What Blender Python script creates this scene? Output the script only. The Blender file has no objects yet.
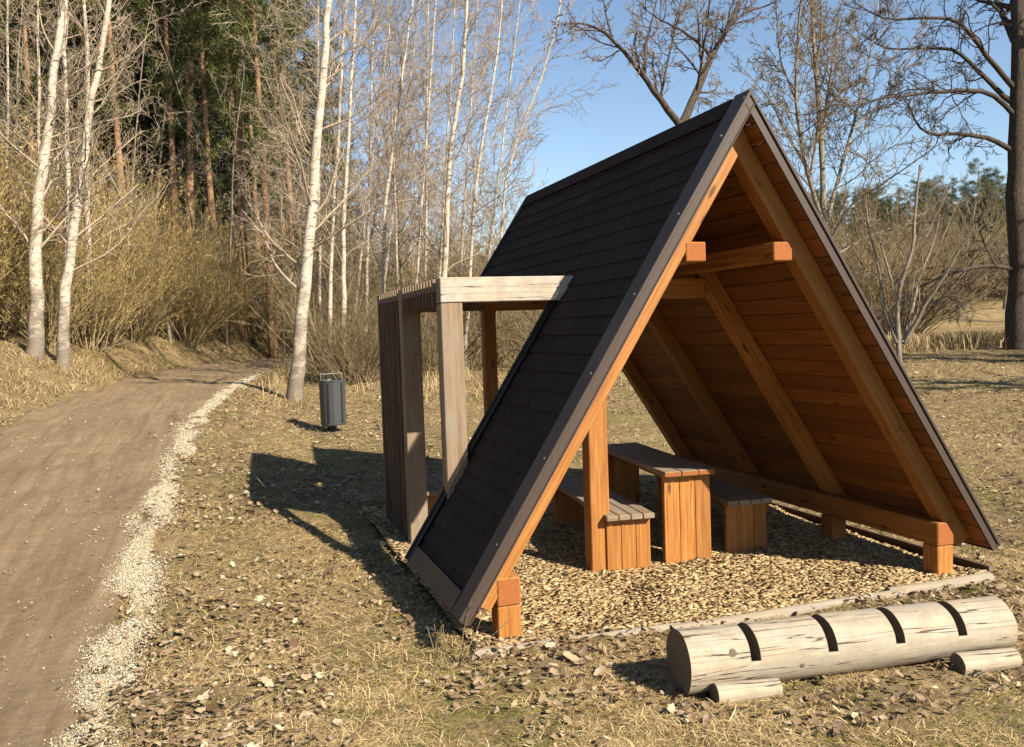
import bpy, math, random
import numpy as np
from mathutils import Matrix, Vector

rng = np.random.default_rng(7)
random.seed(7)
scene = bpy.context.scene
COL = scene.collection

# ------------------------------------------------------------------ camera
CX, CY, CZ = -3.2682, -4.8666, 1.9021
YAW, PITCH, ROLL, FPX = 0.3198, -0.0486, -0.0339, 876.46
F = np.array([math.sin(YAW) * math.cos(PITCH), math.cos(YAW) * math.cos(PITCH), math.sin(PITCH)])
R0 = np.array([math.cos(YAW), -math.sin(YAW), 0.0])
U0 = np.cross(R0, F)
RR = R0 * math.cos(ROLL) + U0 * math.sin(ROLL)
UU = -R0 * math.sin(ROLL) + U0 * math.cos(ROLL)
CAM = np.array([CX, CY, CZ])

def pix(u, v, D):
    """point at forward depth D metres on the sight line (u, v)"""
    return CAM + (F + RR * (u - 512) / FPX + UU * (373.5 - v) / FPX) * D

# ------------------------------------------------------------------ terrain
_lat = rng.random((256, 256))
def vnoise(x, y):
    xi = np.floor(x).astype(int); yi = np.floor(y).astype(int)
    fx = x - xi; fy = y - yi
    fx = fx * fx * (3 - 2 * fx); fy = fy * fy * (3 - 2 * fy)
    a = _lat[xi % 256, yi % 256]; b = _lat[(xi + 1) % 256, yi % 256]
    c = _lat[xi % 256, (yi + 1) % 256]; d = _lat[(xi + 1) % 256, (yi + 1) % 256]
    return (a * (1 - fx) + b * fx) * (1 - fy) + (c * (1 - fx) + d * fx) * fy

_yl = [-60, 6, 10, 11.7, 13.6, 20.5, 27, 31.6, 34, 38, 46, 80, 400]
_xl = [-8.2, -6.75, -6.47, -6.37, -6.21, -5.85, -4.6, -2.2, -0.6, 3.5, 13, 56, 460]
_yr = [-60, -0.75, 1, 3.2, 5.4, 8.6, 12.3, 19.3, 27.3, 32.8, 38, 46, 80, 400]
_xr = [-4.2, -4.0, -4.04, -4.0, -3.96, -3.81, -3.41, -2.57, -1.12, 0.4, 5.5, 16, 60, 460]
def xl(y): return np.interp(y, _yl, _xl)
def xr(y): return np.interp(y, _yr, _xr)
def slope_cos(y):
    k = (xl(y + 1) - xl(y - 1)) / 2
    return 1 / np.sqrt(1 + k * k)

def sm(t):
    t = np.clip(t, 0, 1); return t * t * (3 - 2 * t)

def terrain(x, y):
    x = np.asarray(x, float); y = np.asarray(y, float)
    yy = y + 0.35 * np.maximum(x, 0) - 4.5
    sp = np.log1p(np.exp(np.clip(yy * 1.2, -40, 40))) / 1.2
    z = 1.25 * (1 - np.exp(-sp / 13))
    z = z + 0.30 * sm((-1.85 - x) / 1.1) * sm((y - 0.8) / 3.6) * (1 - sm((y - 8) / 16))
    d = (xl(y) - x) * slope_cos(y)
    z = z + 0.95 * sm((d - 0.1) / 2.4) + (0.2 - 0.175 * sm((x + 5) / 7)) * np.clip(d - 2, 0, 55)
    q = y + 0.35 * np.maximum(x, 0) - 58
    z = z + 0.11 * np.clip(q, 0, 70)
    return z

def in_path(x, y, m=0.0):
    return (x > xl(y) + m) & (x < xr(y) - m)

def ground_z(x, y):
    z = terrain(x, y)
    x = np.asarray(x, float); y = np.asarray(y, float)
    dist = np.hypot(x - CX, y - CY)
    n = (vnoise(x * 1.3 + 9, y * 1.3) - 0.5) * 0.07 + (vnoise(x * 5, y * 5 + 3) - 0.5) * 0.03 \
        + (vnoise(x * 17, y * 17) - 0.5) * 0.014
    inside = np.minimum(x - xl(y), xr(y) - x)
    z = z + n * (1 - sm((inside + 0.2) / 0.3))
    z = z - 0.06 * sm((inside + 0.05) / 0.25)
    bed = np.minimum(np.minimum(x + 1.95, 2.0 - x), np.minimum(y, 4.6 - y))
    z = z - 0.05 * sm((bed + 0.05) / 0.15)
    return z

def march(u, v):
    d = F + RR * (u - 512) / FPX + UU * (373.5 - v) / FPX
    t = np.arange(1, 160, 0.02)
    P = CAM[None] + d[None] * t[:, None]
    k = np.argmax(P[:, 2] < terrain(P[:, 0], P[:, 1]))
    return P[k]

# ------------------------------------------------------------------ object helpers
def tag(o, label=None, cat=None, group=None, kind=None):
    if label: o['label'] = label
    if cat: o['category'] = cat
    if group: o['group'] = group
    if kind: o['kind'] = kind
    return o

def thing(name, label, cat, loc=(0, 0, 0), rz=0.0, group=None):
    o = bpy.data.objects.new(name, None); COL.objects.link(o)
    o.empty_display_size = 0.1
    o.location = loc; o.rotation_euler = (0, 0, rz)
    return tag(o, label, cat, group)

def link(name, me, parent=None):
    o = bpy.data.objects.new(name, me); COL.objects.link(o)
    if parent is not None: o.parent = parent
    return o

def dup(root, loc, rz, scale, label=None):
    r = root.copy(); COL.objects.link(r)
    r.location = loc; r.rotation_euler = (0, 0, rz); r.scale = scale
    if label: r['label'] = label
    for ch in list(root.children):
        c = ch.copy(); COL.objects.link(c); c.parent = r
        for g in list(ch.children):
            e = g.copy(); COL.objects.link(e); e.parent = c
    return r

def np_mesh(name, V, faces, mats, rnd=None, smooth=False, uv=None, slots=None):
    """faces: (n,4) or (n,3) int array"""
    me = bpy.data.meshes.new(name)
    V = np.asarray(V, np.float32); faces = np.asarray(faces, np.int32)
    n, k = faces.shape
    me.vertices.add(len(V)); me.vertices.foreach_set('co', V.ravel())
    me.loops.add(n * k); me.loops.foreach_set('vertex_index', faces.ravel())
    me.polygons.add(n)
    me.polygons.foreach_set('loop_start', np.arange(0, n * k, k, dtype=np.int32))
    me.polygons.foreach_set('loop_total', np.full(n, k, np.int32))
    me.update(calc_edges=True)
    if rnd is not None:
        a = me.attributes.new('rnd', 'FLOAT', 'FACE'); a.data.foreach_set('value', np.asarray(rnd, np.float32))
    if slots is not None: me.polygons.foreach_set('material_index', np.asarray(slots, np.int32))
    if uv is not None:
        l = me.uv_layers.new(name='UVMap'); l.data.foreach_set('uv', np.asarray(uv, np.float32).ravel())
    for m in (mats if isinstance(mats, (list, tuple)) else [mats]): me.materials.append(m)
    if smooth: me.polygons.foreach_set('use_smooth', np.ones(n, bool))
    return me

# chamfered box template
_cor = [(a, b, c) for a in (-1, 1) for b in (-1, 1) for c in (-1, 1)]
_vid = {(c, k): i * 3 + k for i, c in enumerate(_cor) for k in range(3)}
_bf = []
def _tp(vi):
    c = _cor[vi // 3]; k = vi % 3
    return np.array([c[j] * (1.0 if j == k else 0.8) for j in range(3)])
def _add(ids, ax):
    p = [_tp(i) for i in ids]
    n = np.cross(p[1] - p[0], p[2] - p[0])
    if n @ sum(p) < 0: ids = ids[::-1]
    _bf.append((ids, ax))
for k in range(3):
    a, b = [j for j in range(3) if j != k]
    for s in (-1, 1):
        q = []
        for sa, sb in ((-1, -1), (1, -1), (1, 1), (-1, 1)):
            c = [0, 0, 0]; c[k] = s; c[a] = sa; c[b] = sb; q.append(_vid[(tuple(c), k)])
        _add(q, k)
for m in range(3):
    k, l = [j for j in range(3) if j != m]
    for sk in (-1, 1):
        for sl in (-1, 1):
            c1 = [0, 0, 0]; c1[k] = sk; c1[l] = sl; c1[m] = -1; c2 = list(c1); c2[m] = 1
            c1, c2 = tuple(c1), tuple(c2)
            _add([_vid[(c1, k)], _vid[(c2, k)], _vid[(c2, l)], _vid[(c1, l)]], l if k == 0 else k)
for c in _cor: _add([_vid[(c, 0)], _vid[(c, 1)], _vid[(c, 2)]], 1)

class MB:
    def __init__(s): s.v = []; s.f = []; s.uv = []; s.sl = []; s.rn = []
    def box(s, c, A, dims, bev=0.004, end=1):
        """A: 3 axis vectors (length, width, thickness)"""
        A = np.array(A, float); A = A / np.linalg.norm(A, axis=1)[:, None]
        h = np.array(dims, float) / 2; b = min(bev, h.min() * 0.5)
        base = len(s.v); rr = random.random(); uo = np.array([random.random() * 50, random.random() * 50])
        loc = []
        for cc in _cor:
            for k in range(3):
                p = np.array([cc[j] * (h[j] if j == k else h[j] - b) for j in range(3)])
                loc.append(p); s.v.append(np.array(c, float) + p @ A)
        flip = np.linalg.det(A) < 0
        for ids, ax in _bf:
            ids2 = ids[::-1] if flip else ids
            s.f.append([base + i for i in ids2]); s.rn.append(rr)
            s.sl.append(end if ax == 0 and len(ids) == 4 else 0)
            for i in ids2:
                p = loc[i]
                s.uv.append(uo + ((p[1], p[2]) if ax == 0 else (p[0], p[2]) if ax == 1 else (p[0], p[1])))
        return s
    def poly(s, pts, faces, slot=0):
        base = len(s.v); rr = random.random(); uo = np.array([random.random() * 50, random.random() * 50])
        for p in pts: s.v.append(np.array(p, float))
        for f in faces:
            s.f.append([base + i for i in f]); s.rn.append(rr); s.sl.append(slot)
            P = [np.array(pts[i], float) for i in f]
            n = np.cross(P[1] - P[0], P[2] - P[0]); n /= (np.linalg.norm(n) + 1e-9)
            e = P[1] - P[0]; e /= (np.linalg.norm(e) + 1e-9); g = np.cross(n, e)
            for p in P: s.uv.append(uo + (p @ e, p @ g))
    def build(s, name, mats, parent=None, smooth=False):
        me = bpy.data.meshes.new(name)
        me.from_pydata([tuple(p) for p in s.v], [], s.f)
        l = me.uv_layers.new(name='UVMap'); l.data.foreach_set('uv', np.array(s.uv, np.float32).ravel())
        a = me.attributes.new('rnd', 'FLOAT', 'FACE'); a.data.foreach_set('value', np.array(s.rn, np.float32))
        for m in (mats if isinstance(mats, (list, tuple)) else [mats]): me.materials.append(m)
        if len(me.materials) > 1: me.polygons.foreach_set('material_index', np.array(s.sl, np.int32))
        if smooth: me.polygons.foreach_set('use_smooth', np.ones(len(me.polygons), bool))
        me.update()
        return link(name, me, parent)

X, Y, Z = (1, 0, 0), (0, 1, 0), (0, 0, 1)
def one(name, c, A, dims, mats, parent, bev=0.005):
    return MB().box(c, A, dims, bev).build(name, mats, parent)

# ------------------------------------------------------------------ materials
class NT:
    def __init__(s, name, rough=0.8, spec=0.3):
        s.m = bpy.data.materials.new(name); s.m.use_nodes = True
        s.t = s.m.node_tree; s.b = s.t.nodes['Principled BSDF']
        s.b.inputs['Roughness'].default_value = rough
        s.b.inputs['Specular IOR Level'].default_value = spec
    def n(s, typ, **kw):
        o = s.t.nodes.new(typ)
        for k, v in kw.items(): setattr(o, k, v)
        return o
    def l(s, a, b): s.t.links.new(a, b)
    def coord(s, kind='Object', scale=(1, 1, 1)):
        tc = s.n('ShaderNodeTexCoord'); mp = s.n('ShaderNodeMapping'); mp.inputs['Scale'].default_value = scale
        s.l(tc.outputs[kind], mp.inputs['Vector']); return mp.outputs['Vector']
    def noise(s, vec, scale, detail=4, rough=0.55, dist=0.0):
        o = s.n('ShaderNodeTexNoise'); o.inputs['Scale'].default_value = scale; o.inputs['Detail'].default_value = detail
        o.inputs['Roughness'].default_value = rough; o.inputs['Distortion'].default_value = dist
        s.l(vec, o.inputs['Vector']); return o.outputs['Fac']
    def voro(s, vec, scale, feature='F1', out='Distance'):
        o = s.n('ShaderNodeTexVoronoi', feature=feature); o.inputs['Scale'].default_value = scale
        s.l(vec, o.inputs['Vector']); return o.outputs[out]
    def ramp(s, fac, stops):
        o = s.n('ShaderNodeValToRGB'); e = o.color_ramp.elements
        while len(e) < len(stops): e.new(0.5)
        for el, (p, c) in zip(e, stops): el.position = p; el.color = (*c, 1) if len(c) == 3 else c
        s.l(fac, o.inputs['Fac']); return o.outputs['Color']
    def mix(s, fac, a, b, mode='MIX'):
        o = s.n('ShaderNodeMix', data_type='RGBA', blend_type=mode)
        for val, k in ((fac, 0), (a, 6), (b, 7)):
            if isinstance(val, (int, float)): o.inputs[k].default_value = val
            elif isinstance(val, tuple): o.inputs[k].default_value = (*val, 1)
            else: s.l(val, o.inputs[k])
        return o.outputs[2]
    def math(s, op, a, b=0.0):
        o = s.n('ShaderNodeMath', operation=op)
        for val, k in ((a, 0), (b, 1)):
            if isinstance(val, (int, float)): o.inputs[k].default_value = val
            else: s.l(val, o.inputs[k])
        return o.outputs[0]
    def rnd(s):
        o = s.n('ShaderNodeAttribute', attribute_name='rnd'); return o.outputs['Fac']
    def col(s, c): s.l(c, s.b.inputs['Base Color']); return s
    def bump(s, h, strength=0.3, dist=0.01):
        o = s.n('ShaderNodeBump'); o.inputs['Strength'].default_value = strength; o.inputs['Distance'].default_value = dist
        s.l(h, o.inputs['Height']); s.l(o.outputs[0], s.b.inputs['Normal']); return s

def wood_mat(name, dark, mid, light, grey=None, greyamt=0.0, rough=0.62, knots=True, vary=0.35):
    t = NT(name, rough, 0.3)
    v = t.coord('UV', (0.8, 20.0, 1.0))
    g1 = t.noise(v, 2.2, 6, 0.6, 0.6)
    v2 = t.coord('UV', (3.0, 90.0, 1.0)); g2 = t.noise(v2, 2.0, 3, 0.6)
    c = t.ramp(g1, [(0.30, dark), (0.5, mid), (0.70, light)])
    c = t.mix(t.math('MULTIPLY', t.ramp(g2, [(0.38, (0, 0, 0)), (0.7, (1, 1, 1))]), 0.35), c, dark)
    bl = t.noise(t.coord('UV', (0.5, 1.2, 1)), 2.5, 4, 0.6)
    c = t.mix(t.math('MULTIPLY', t.ramp(bl, [(0.4, (0, 0, 0)), (0.7, (1, 1, 1))]), 0.4), c, tuple(0.5 * (a + b) for a, b in zip(light, mid)))
    c = t.mix(t.math('MULTIPLY', t.rnd(), vary), c, tuple(x * 0.55 for x in mid))
    if knots:
        vk = t.coord('UV', (2.2, 7.5, 1.0)); k = t.voro(vk, 1.0)
        kf = t.ramp(k, [(0.07, (1, 1, 1)), (0.15, (0, 0, 0))])
        c = t.mix(t.math('MULTIPLY', kf, 0.8), c, tuple(x * 0.25 for x in dark))
    if grey:
        gv = t.coord('UV', (0.8, 3.0, 1.0)); gn = t.noise(gv, 2.0, 5, 0.65)
        gf = t.ramp(gn, [(0.5 - greyamt * 0.5, (0, 0, 0)), (0.85 - greyamt * 0.5, (1, 1, 1))])
        c = t.mix(gf, c, t.mix(g2, grey, tuple(x * 0.6 for x in grey)))
    t.col(c)
    t.bump(t.math('ADD', g1, g2), 0.35, 0.004)
    return t.m

def end_mat(name, dark, light):
    t = NT(name, 0.8, 0.2)
    v = t.coord('UV', (1, 1, 1))
    w = t.n('ShaderNodeTexWave', wave_type='RINGS', rings_direction='Z'); w.inputs['Scale'].default_value = 22
    w.inputs['Distortion'].default_value = 3.0; w.inputs['Detail'].default_value = 3; t.l(v, w.inputs['Vector'])
    n = t.noise(v, 30, 4)
    c = t.mix(t.math('MULTIPLY', w.outputs['Fac'], 0.45), light, dark)
    c = t.mix(t.math('MULTIPLY', n, 0.5), c, dark)
    t.col(c); t.bump(w.outputs['Fac'], 0.3, 0.003)
    return t.m

M_orange = wood_mat('larch_wood', (0.165, 0.050, 0.009), (0.325, 0.130, 0.026), (0.48, 0.23, 0.062), vary=0.6)
M_orange_end = end_mat('larch_end_grain', (0.16, 0.046, 0.012), (0.31, 0.112, 0.033))
M_board = wood_mat('larch_boards', (0.115, 0.034, 0.006), (0.215, 0.074, 0.013), (0.31, 0.128, 0.029), vary=0.75)
M_grey = wood_mat('weathered_wood', (0.085, 0.045, 0.022), (0.18, 0.108, 0.058), (0.31, 0.215, 0.132), (0.26, 0.21, 0.15), 0.35, 0.8)
M_grey_end = end_mat('weathered_end_grain', (0.10, 0.07, 0.05), (0.26, 0.20, 0.15))
M_pale = wood_mat('bleached_wood', (0.28, 0.21, 0.14), (0.46, 0.375, 0.275), (0.58, 0.50, 0.40), (0.42, 0.38, 0.32), 0.45, 0.8)
M_seat = wood_mat('grey_deck_wood', (0.12, 0.075, 0.042), (0.22, 0.145, 0.085), (0.33, 0.24, 0.155), (0.28, 0.235, 0.185), 0.3, 0.75, vary=0.5)
M_slat = wood_mat('brown_slat_wood', (0.036, 0.017, 0.008), (0.085, 0.040, 0.018), (0.14, 0.08, 0.046), (0.14, 0.105, 0.07), 0.2, 0.8, vary=0.6)
M_slat_end = end_mat('slat_end_grain', (0.09, 0.06, 0.045), (0.20, 0.15, 0.11))
M_rack = wood_mat('debarked_log_wood', (0.25, 0.19, 0.12), (0.40, 0.325, 0.22), (0.52, 0.44, 0.315), (0.35, 0.31, 0.25), 0.45, 0.8, knots=False)
def crackify(m):
    nt_ = m.node_tree; b = nt_.nodes['Principled BSDF']; old = b.inputs['Base Color'].links[0].from_socket
    tc = nt_.nodes.new('ShaderNodeTexCoord'); mp = nt_.nodes.new('ShaderNodeMapping'); mp.inputs['Scale'].default_value = (.30, 9, 1)
    nz = nt_.nodes.new('ShaderNodeTexNoise'); nz.inputs['Scale'].default_value = 1.6; nz.inputs['Detail'].default_value = 3; nz.inputs['Distortion'].default_value = .15
    nt_.links.new(tc.outputs['UV'], mp.inputs[0]); nt_.links.new(mp.outputs[0], nz.inputs['Vector'])
    a = nt_.nodes.new('ShaderNodeMath'); a.operation = 'SUBTRACT'; a.inputs[1].default_value = .5; nt_.links.new(nz.outputs['Fac'], a.inputs[0])
    c = nt_.nodes.new('ShaderNodeMath'); c.operation = 'ABSOLUTE'; nt_.links.new(a.outputs[0], c.inputs[0])
    l = nt_.nodes.new('ShaderNodeMath'); l.operation = 'LESS_THAN'; l.inputs[1].default_value = .0065; nt_.links.new(c.outputs[0], l.inputs[0])
    n2 = nt_.nodes.new('ShaderNodeTexNoise'); n2.inputs['Scale'].default_value = 9; n2.inputs['Detail'].default_value = 6; n2.inputs['Roughness'].default_value = .7
    nt_.links.new(tc.outputs['UV'], n2.inputs['Vector'])
    rp_ = nt_.nodes.new('ShaderNodeValToRGB'); rp_.color_ramp.elements[0].position = .42; rp_.color_ramp.elements[1].position = .72
    nt_.links.new(n2.outputs['Fac'], rp_.inputs[0])
    f = nt_.nodes.new('ShaderNodeMath'); f.operation = 'MULTIPLY'; f.inputs[1].default_value = .8; nt_.links.new(rp_.outputs[0], f.inputs[0])
    m1 = nt_.nodes.new('ShaderNodeMix'); m1.data_type = 'RGBA'; nt_.links.new(f.outputs[0], m1.inputs[0]); nt_.links.new(old, m1.inputs[6]); m1.inputs[7].default_value = (.22, .175, .115, 1)
    m2 = nt_.nodes.new('ShaderNodeMix'); m2.data_type = 'RGBA'; nt_.links.new(l.outputs[0], m2.inputs[0]); nt_.links.new(m1.outputs[2], m2.inputs[6]); m2.inputs[7].default_value = (.07, .05, .035, 1)
    nt_.links.new(m2.outputs[2], b.inputs['Base Color'])
crackify(M_rack); crackify(M_pale)
M_rack_end = end_mat('dark_log_end', (0.06, 0.05, 0.035), (0.17, 0.135, 0.09))
M_edge = wood_mat('edging_wood', (0.16, 0.115, 0.07), (0.31, 0.24, 0.16), (0.43, 0.35, 0.25), (0.28, 0.245, 0.195), 0.4, 0.85)

def shingle():
    t = NT('bitumen_shingle', 0.9, 0.05)
    v = t.coord('UV', (1, 1, 1)); n = t.noise(v, 420, 2); n2 = t.noise(v, 3.5, 4)
    c = t.ramp(n, [(0.3, (0.012, 0.010, 0.0095)), (0.7, (0.056, 0.041, 0.034))])
    c = t.mix(t.math('MULTIPLY', t.rnd(), 0.6), c, (0.050, 0.036, 0.029))
    c = t.mix(t.math('MULTIPLY', n2, 0.35), c, (0.020, 0.017, 0.016))
    t.col(c); t.bump(n, 0.5, 0.003); return t.m
M_shingle = shingle()

def plain(name, c, rough=0.5, metal=0.0, var=0.25, spec=0.4):
    t = NT(name, rough, spec); t.b.inputs['Metallic'].default_value = metal
    v = t.coord('Object'); n = t.noise(v, 9, 5, 0.65)
    t.col(t.mix(t.math('MULTIPLY', n, var * 2), c, tuple(x * 0.5 for x in c)))
    t.bump(t.noise(v, 60, 3), 0.05, 0.002); return t.m
M_metal = plain('brown_sheet_metal', (0.056, 0.039, 0.030), 0.5, 0.0, 0.2, 0.3)
M_dark = plain('black_sheet_metal', (0.014, 0.013, 0.013), 0.6)
M_screw = plain('screw_steel', (0.5, 0.48, 0.45), 0.35, 0.8)
M_bin = plain('anthracite_sheet', (0.058, 0.061, 0.062), 0.42, 0.2, 0.2, 0.4)
M_binblack = plain('black_steel', (0.015, 0.016, 0.017), 0.5)
M_wire = plain('galvanised_wire', (0.35, 0.36, 0.34), 0.4, 0.6)

def scatter_mat(name, stops, rough=0.85, trans=0.0, spec=0.15):
    t = NT(name, rough, spec); c = t.ramp(t.rnd(), stops); t.col(c)
    return t.m
M_chip = scatter_mat('wood_chips', [(0, (0.17, 0.105, 0.047)), (0.25, (0.29, 0.198, 0.096)), (0.75, (0.40, 0.295, 0.152)), (1, (0.50, 0.39, 0.222))])
M_leaf = scatter_mat('dead_leaves', [(0, (0.075, 0.045, 0.023)), (0.3, (0.165, 0.112, 0.062)), (0.8, (0.27, 0.20, 0.122)), (1, (0.39, 0.32, 0.22))])
M_grass = scatter_mat('dry_grass', [(0, (0.16, 0.105, 0.045)), (0.35, (0.36, 0.25, 0.11)), (0.8, (0.53, 0.39, 0.195)), (1, (0.66, 0.53, 0.31))])
M_green = scatter_mat('green_grass', [(0, (0.070, 0.090, 0.012)), (0.5, (0.145, 0.15, 0.024)), (1, (0.26, 0.23, 0.055))])
M_stone = scatter_mat('pale_gravel', [(0, (0.20, 0.16, 0.105)), (0.4, (0.36, 0.305, 0.21)), (1, (0.50, 0.44, 0.32))])
M_reed = scatter_mat('tall_dry_grass', [(0, (0.19, 0.125, 0.06)), (0.5, (0.34, 0.25, 0.125)), (1, (0.50, 0.39, 0.215))])

def ground_mat():
    t = NT('leafy_meadow_ground', 0.95, 0.1)
    v = t.coord('Object')
    n1 = t.noise(v, 0.9, 6, 0.65, 0.5); n2 = t.noise(v, 7, 6, 0.7, 0.4); n3 = t.noise(v, 45, 4, 0.7); nb = t.noise(v, 0.17, 3)
    vs = t.coord('Object', (1, 2.4, 1)); n4 = t.noise(vs, 26, 5, 0.75, 1.2)
    straw = t.ramp(n4, [(0.28, (0.11, 0.070, 0.032)), (0.46, (0.345, 0.238, 0.113)), (0.7, (0.55, 0.41, 0.22))])
    soil = t.ramp(n3, [(0.3, (0.065, 0.042, 0.022)), (0.62, (0.235, 0.165, 0.088))])
    moss = t.ramp(n3, [(0.3, (0.085, 0.085, 0.015)), (0.7, (0.24, 0.215, 0.050))])
    c = t.mix(t.ramp(n2, [(0.42, (0, 0, 0)), (0.58, (1, 1, 1))]), straw, soil)
    c = t.mix(t.math('MULTIPLY', t.ramp(n1, [(0.49, (0, 0, 0)), (0.62, (1, 1, 1))]), 0.78), c, moss)
    far = t.ramp(t.noise(v, 1.6, 7, 0.75), [(0.36, (0.22, 0.15, 0.075)), (0.64, (0.54, 0.415, 0.215))])
    c = t.mix(t.math('MULTIPLY', t.ramp(nb, [(0.4, (0, 0, 0)), (0.6, (1, 1, 1))]), 0.5), c, far)
    lv = t.voro(v, 14, 'F1', 'Color'); ld = t.voro(v, 14)
    lm = t.math('MULTIPLY', t.math('GREATER_THAN', t.noise(lv, 3.0, 0), 0.52), t.math('LESS_THAN', ld, 0.42))
    lc = t.ramp(t.noise(lv, 7.0, 0), [(0.35, (0.17, 0.11, 0.07)), (0.65, (0.44, 0.35, 0.24))])
    c = t.mix(t.math('MULTIPLY', lm, 0.6), c, lc)
    t.col(c)
    t.bump(t.math('ADD', t.math('ADD', n3, n4), t.math('MULTIPLY', n2, 2.0)), 1.0, 0.045)
    return t.m
def path_mat():
    t = NT('packed_dirt_path', 0.92, 0.12)
    v = t.coord('Object'); vs = t.coord('UV', (1.0, 1.0, 1))
    vt = t.coord('UV', (5.0, 0.35, 1))
    n1 = t.noise(vt, 1.6, 5, 0.6, 0.4); n2 = t.noise(v, 12, 6, 0.7); n3 = t.noise(v, 120, 3, 0.7); n0 = t.noise(v, 0.8, 4, 0.6)
    c = t.ramp(n1, [(0.3, (0.185, 0.128, 0.071)), (0.5, (0.25, 0.177, 0.102)), (0.7, (0.315, 0.23, 0.138))])
    c = t.mix(t.math('MULTIPLY', t.ramp(n2, [(0.4, (0, 0, 0)), (0.7, (1, 1, 1))]), 0.35), c, (0.105, 0.076, 0.048))
    c = t.mix(t.math('MULTIPLY', t.ramp(n3, [(0.62, (0, 0, 0)), (0.72, (1, 1, 1))]), 0.5), c, (0.36, 0.28, 0.19))
    c = t.mix(t.math('MULTIPLY', t.ramp(n0, [(0.5, (0, 0, 0)), (0.7, (1, 1, 1))]), 0.3), c, (0.30, 0.22, 0.135))
    t.col(c); t.bump(t.math('ADD', t.math('MULTIPLY', n2, 1.5), n3), 0.9, 0.022); return t.m
def gravel_mat():
    t = NT('crushed_gravel', 0.92, 0.12); v = t.coord('Object')
    d = t.voro(v, 55, 'F1', 'Color'); dd = t.voro(v, 55); n = t.noise(v, 5, 5, 0.7)
    c = t.ramp(t.noise(d, 4, 0), [(0.3, (0.24, 0.20, 0.14)), (0.7, (0.60, 0.55, 0.43))])
    c = t.mix(t.ramp(n, [(0.5, (0, 0, 0)), (0.68, (1, 1, 1))]), c, (0.27, 0.20, 0.115))
    t.col(c); t.bump(dd, 0.9, 0.02); return t.m
def bark(name, a, b, scale=(9, 9, 1.6), bumpd=0.03):
    t = NT(name, 0.9, 0.1); v = t.coord('Object', scale); n = t.noise(v, 2.2, 6, 0.7, 0.8)
    t.col(t.ramp(n, [(0.32, a), (0.68, b)])); t.bump(n, 0.9, bumpd); return t.m
def birch_mat():
    t = NT('birch_bark', 0.75, 0.2)
    v = t.coord('Object', (4, 4, 22)); n = t.noise(v, 1.5, 4, 0.6)
    v2 = t.coord('Object', (1.5, 1.5, 2.2)); n2 = t.noise(v2, 2.2, 5, 0.7, 0.5)
    c = t.ramp(n2, [(0.32, (0.23, 0.185, 0.135)), (0.60, (0.46, 0.40, 0.315))])
    c = t.mix(t.ramp(n, [(0.58, (0, 0, 0)), (0.64, (1, 1, 1))]), c, (0.06, 0.048, 0.04))
    c = t.mix(t.ramp(n2, [(0.61, (0, 0, 0)), (0.68, (1, 1, 1))]), c, (0.09, 0.07, 0.052))
    sx = t.n('ShaderNodeSeparateXYZ'); t.l(t.coord('Object'), sx.inputs[0])
    ft = t.math('ADD', t.math('MULTIPLY', sx.outputs[2], 0.2), t.math('MULTIPLY', n2, 1.2))
    c = t.mix(t.ramp(ft, [(0.70, (1, 1, 1)), (1.0, (0, 0, 0))]), c, t.mix(n, (0.05, 0.04, 0.03), (0.26, 0.21, 0.16)))
    t.col(c); t.bump(n, 0.3, 0.01); return t.m
M_ground = ground_mat(); M_path = path_mat(); M_gravel = gravel_mat()
M_birch = birch_mat()
M_birchtwig = bark('birch_twig_bark', (0.19, 0.14, 0.095), (0.42, 0.34, 0.25))
M_darkbark = bark('dark_ridged_bark', (0.022, 0.017, 0.013), (0.13, 0.10, 0.078), (14, 14, 2.2), .06)
M_greybark = bark('grey_bark', (0.10, 0.08, 0.06), (0.28, 0.235, 0.175))
M_twig = bark('grey_twig_bark', (0.12, 0.092, 0.066), (0.26, 0.21, 0.155))
M_pinebark = bark('pine_bark', (0.13, 0.072, 0.04), (0.37, 0.225, 0.12), (6, 6, 3))
M_spruce_bark = bark('spruce_bark', (0.06, 0.045, 0.035), (0.19, 0.145, 0.11), (6, 6, 3))
M_willow = bark('willow_bark', (0.12, 0.085, 0.042), (0.32, 0.245, 0.13))
M_willowtwig = bark('willow_twigs', (0.17, 0.12, 0.052), (0.36, 0.27, 0.125))
M_brown_twig = bark('brown_brush_bark', (0.10, 0.07, 0.038), (0.26, 0.195, 0.11))
M_brush = bark('brush_twig_bark', (0.11, 0.08, 0.042), (0.27, 0.21, 0.118))
M_bud = scatter_mat('willow_buds', [(0, (0.22, 0.15, 0.045)), (0.6, (0.37, 0.27, 0.085)), (1, (0.50, 0.40, 0.17))])
M_needle = scatter_mat('pine_needles', [(0, (0.026, 0.034, 0.010)), (0.5, (0.065, 0.075, 0.020)), (1, (0.125, 0.125, 0.036))], 0.7)
M_needle2 = scatter_mat('spruce_needles', [(0, (0.018, 0.026, 0.010)), (0.5, (0.042, 0.053, 0.018)), (1, (0.08, 0.088, 0.030))], 0.7)

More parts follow.
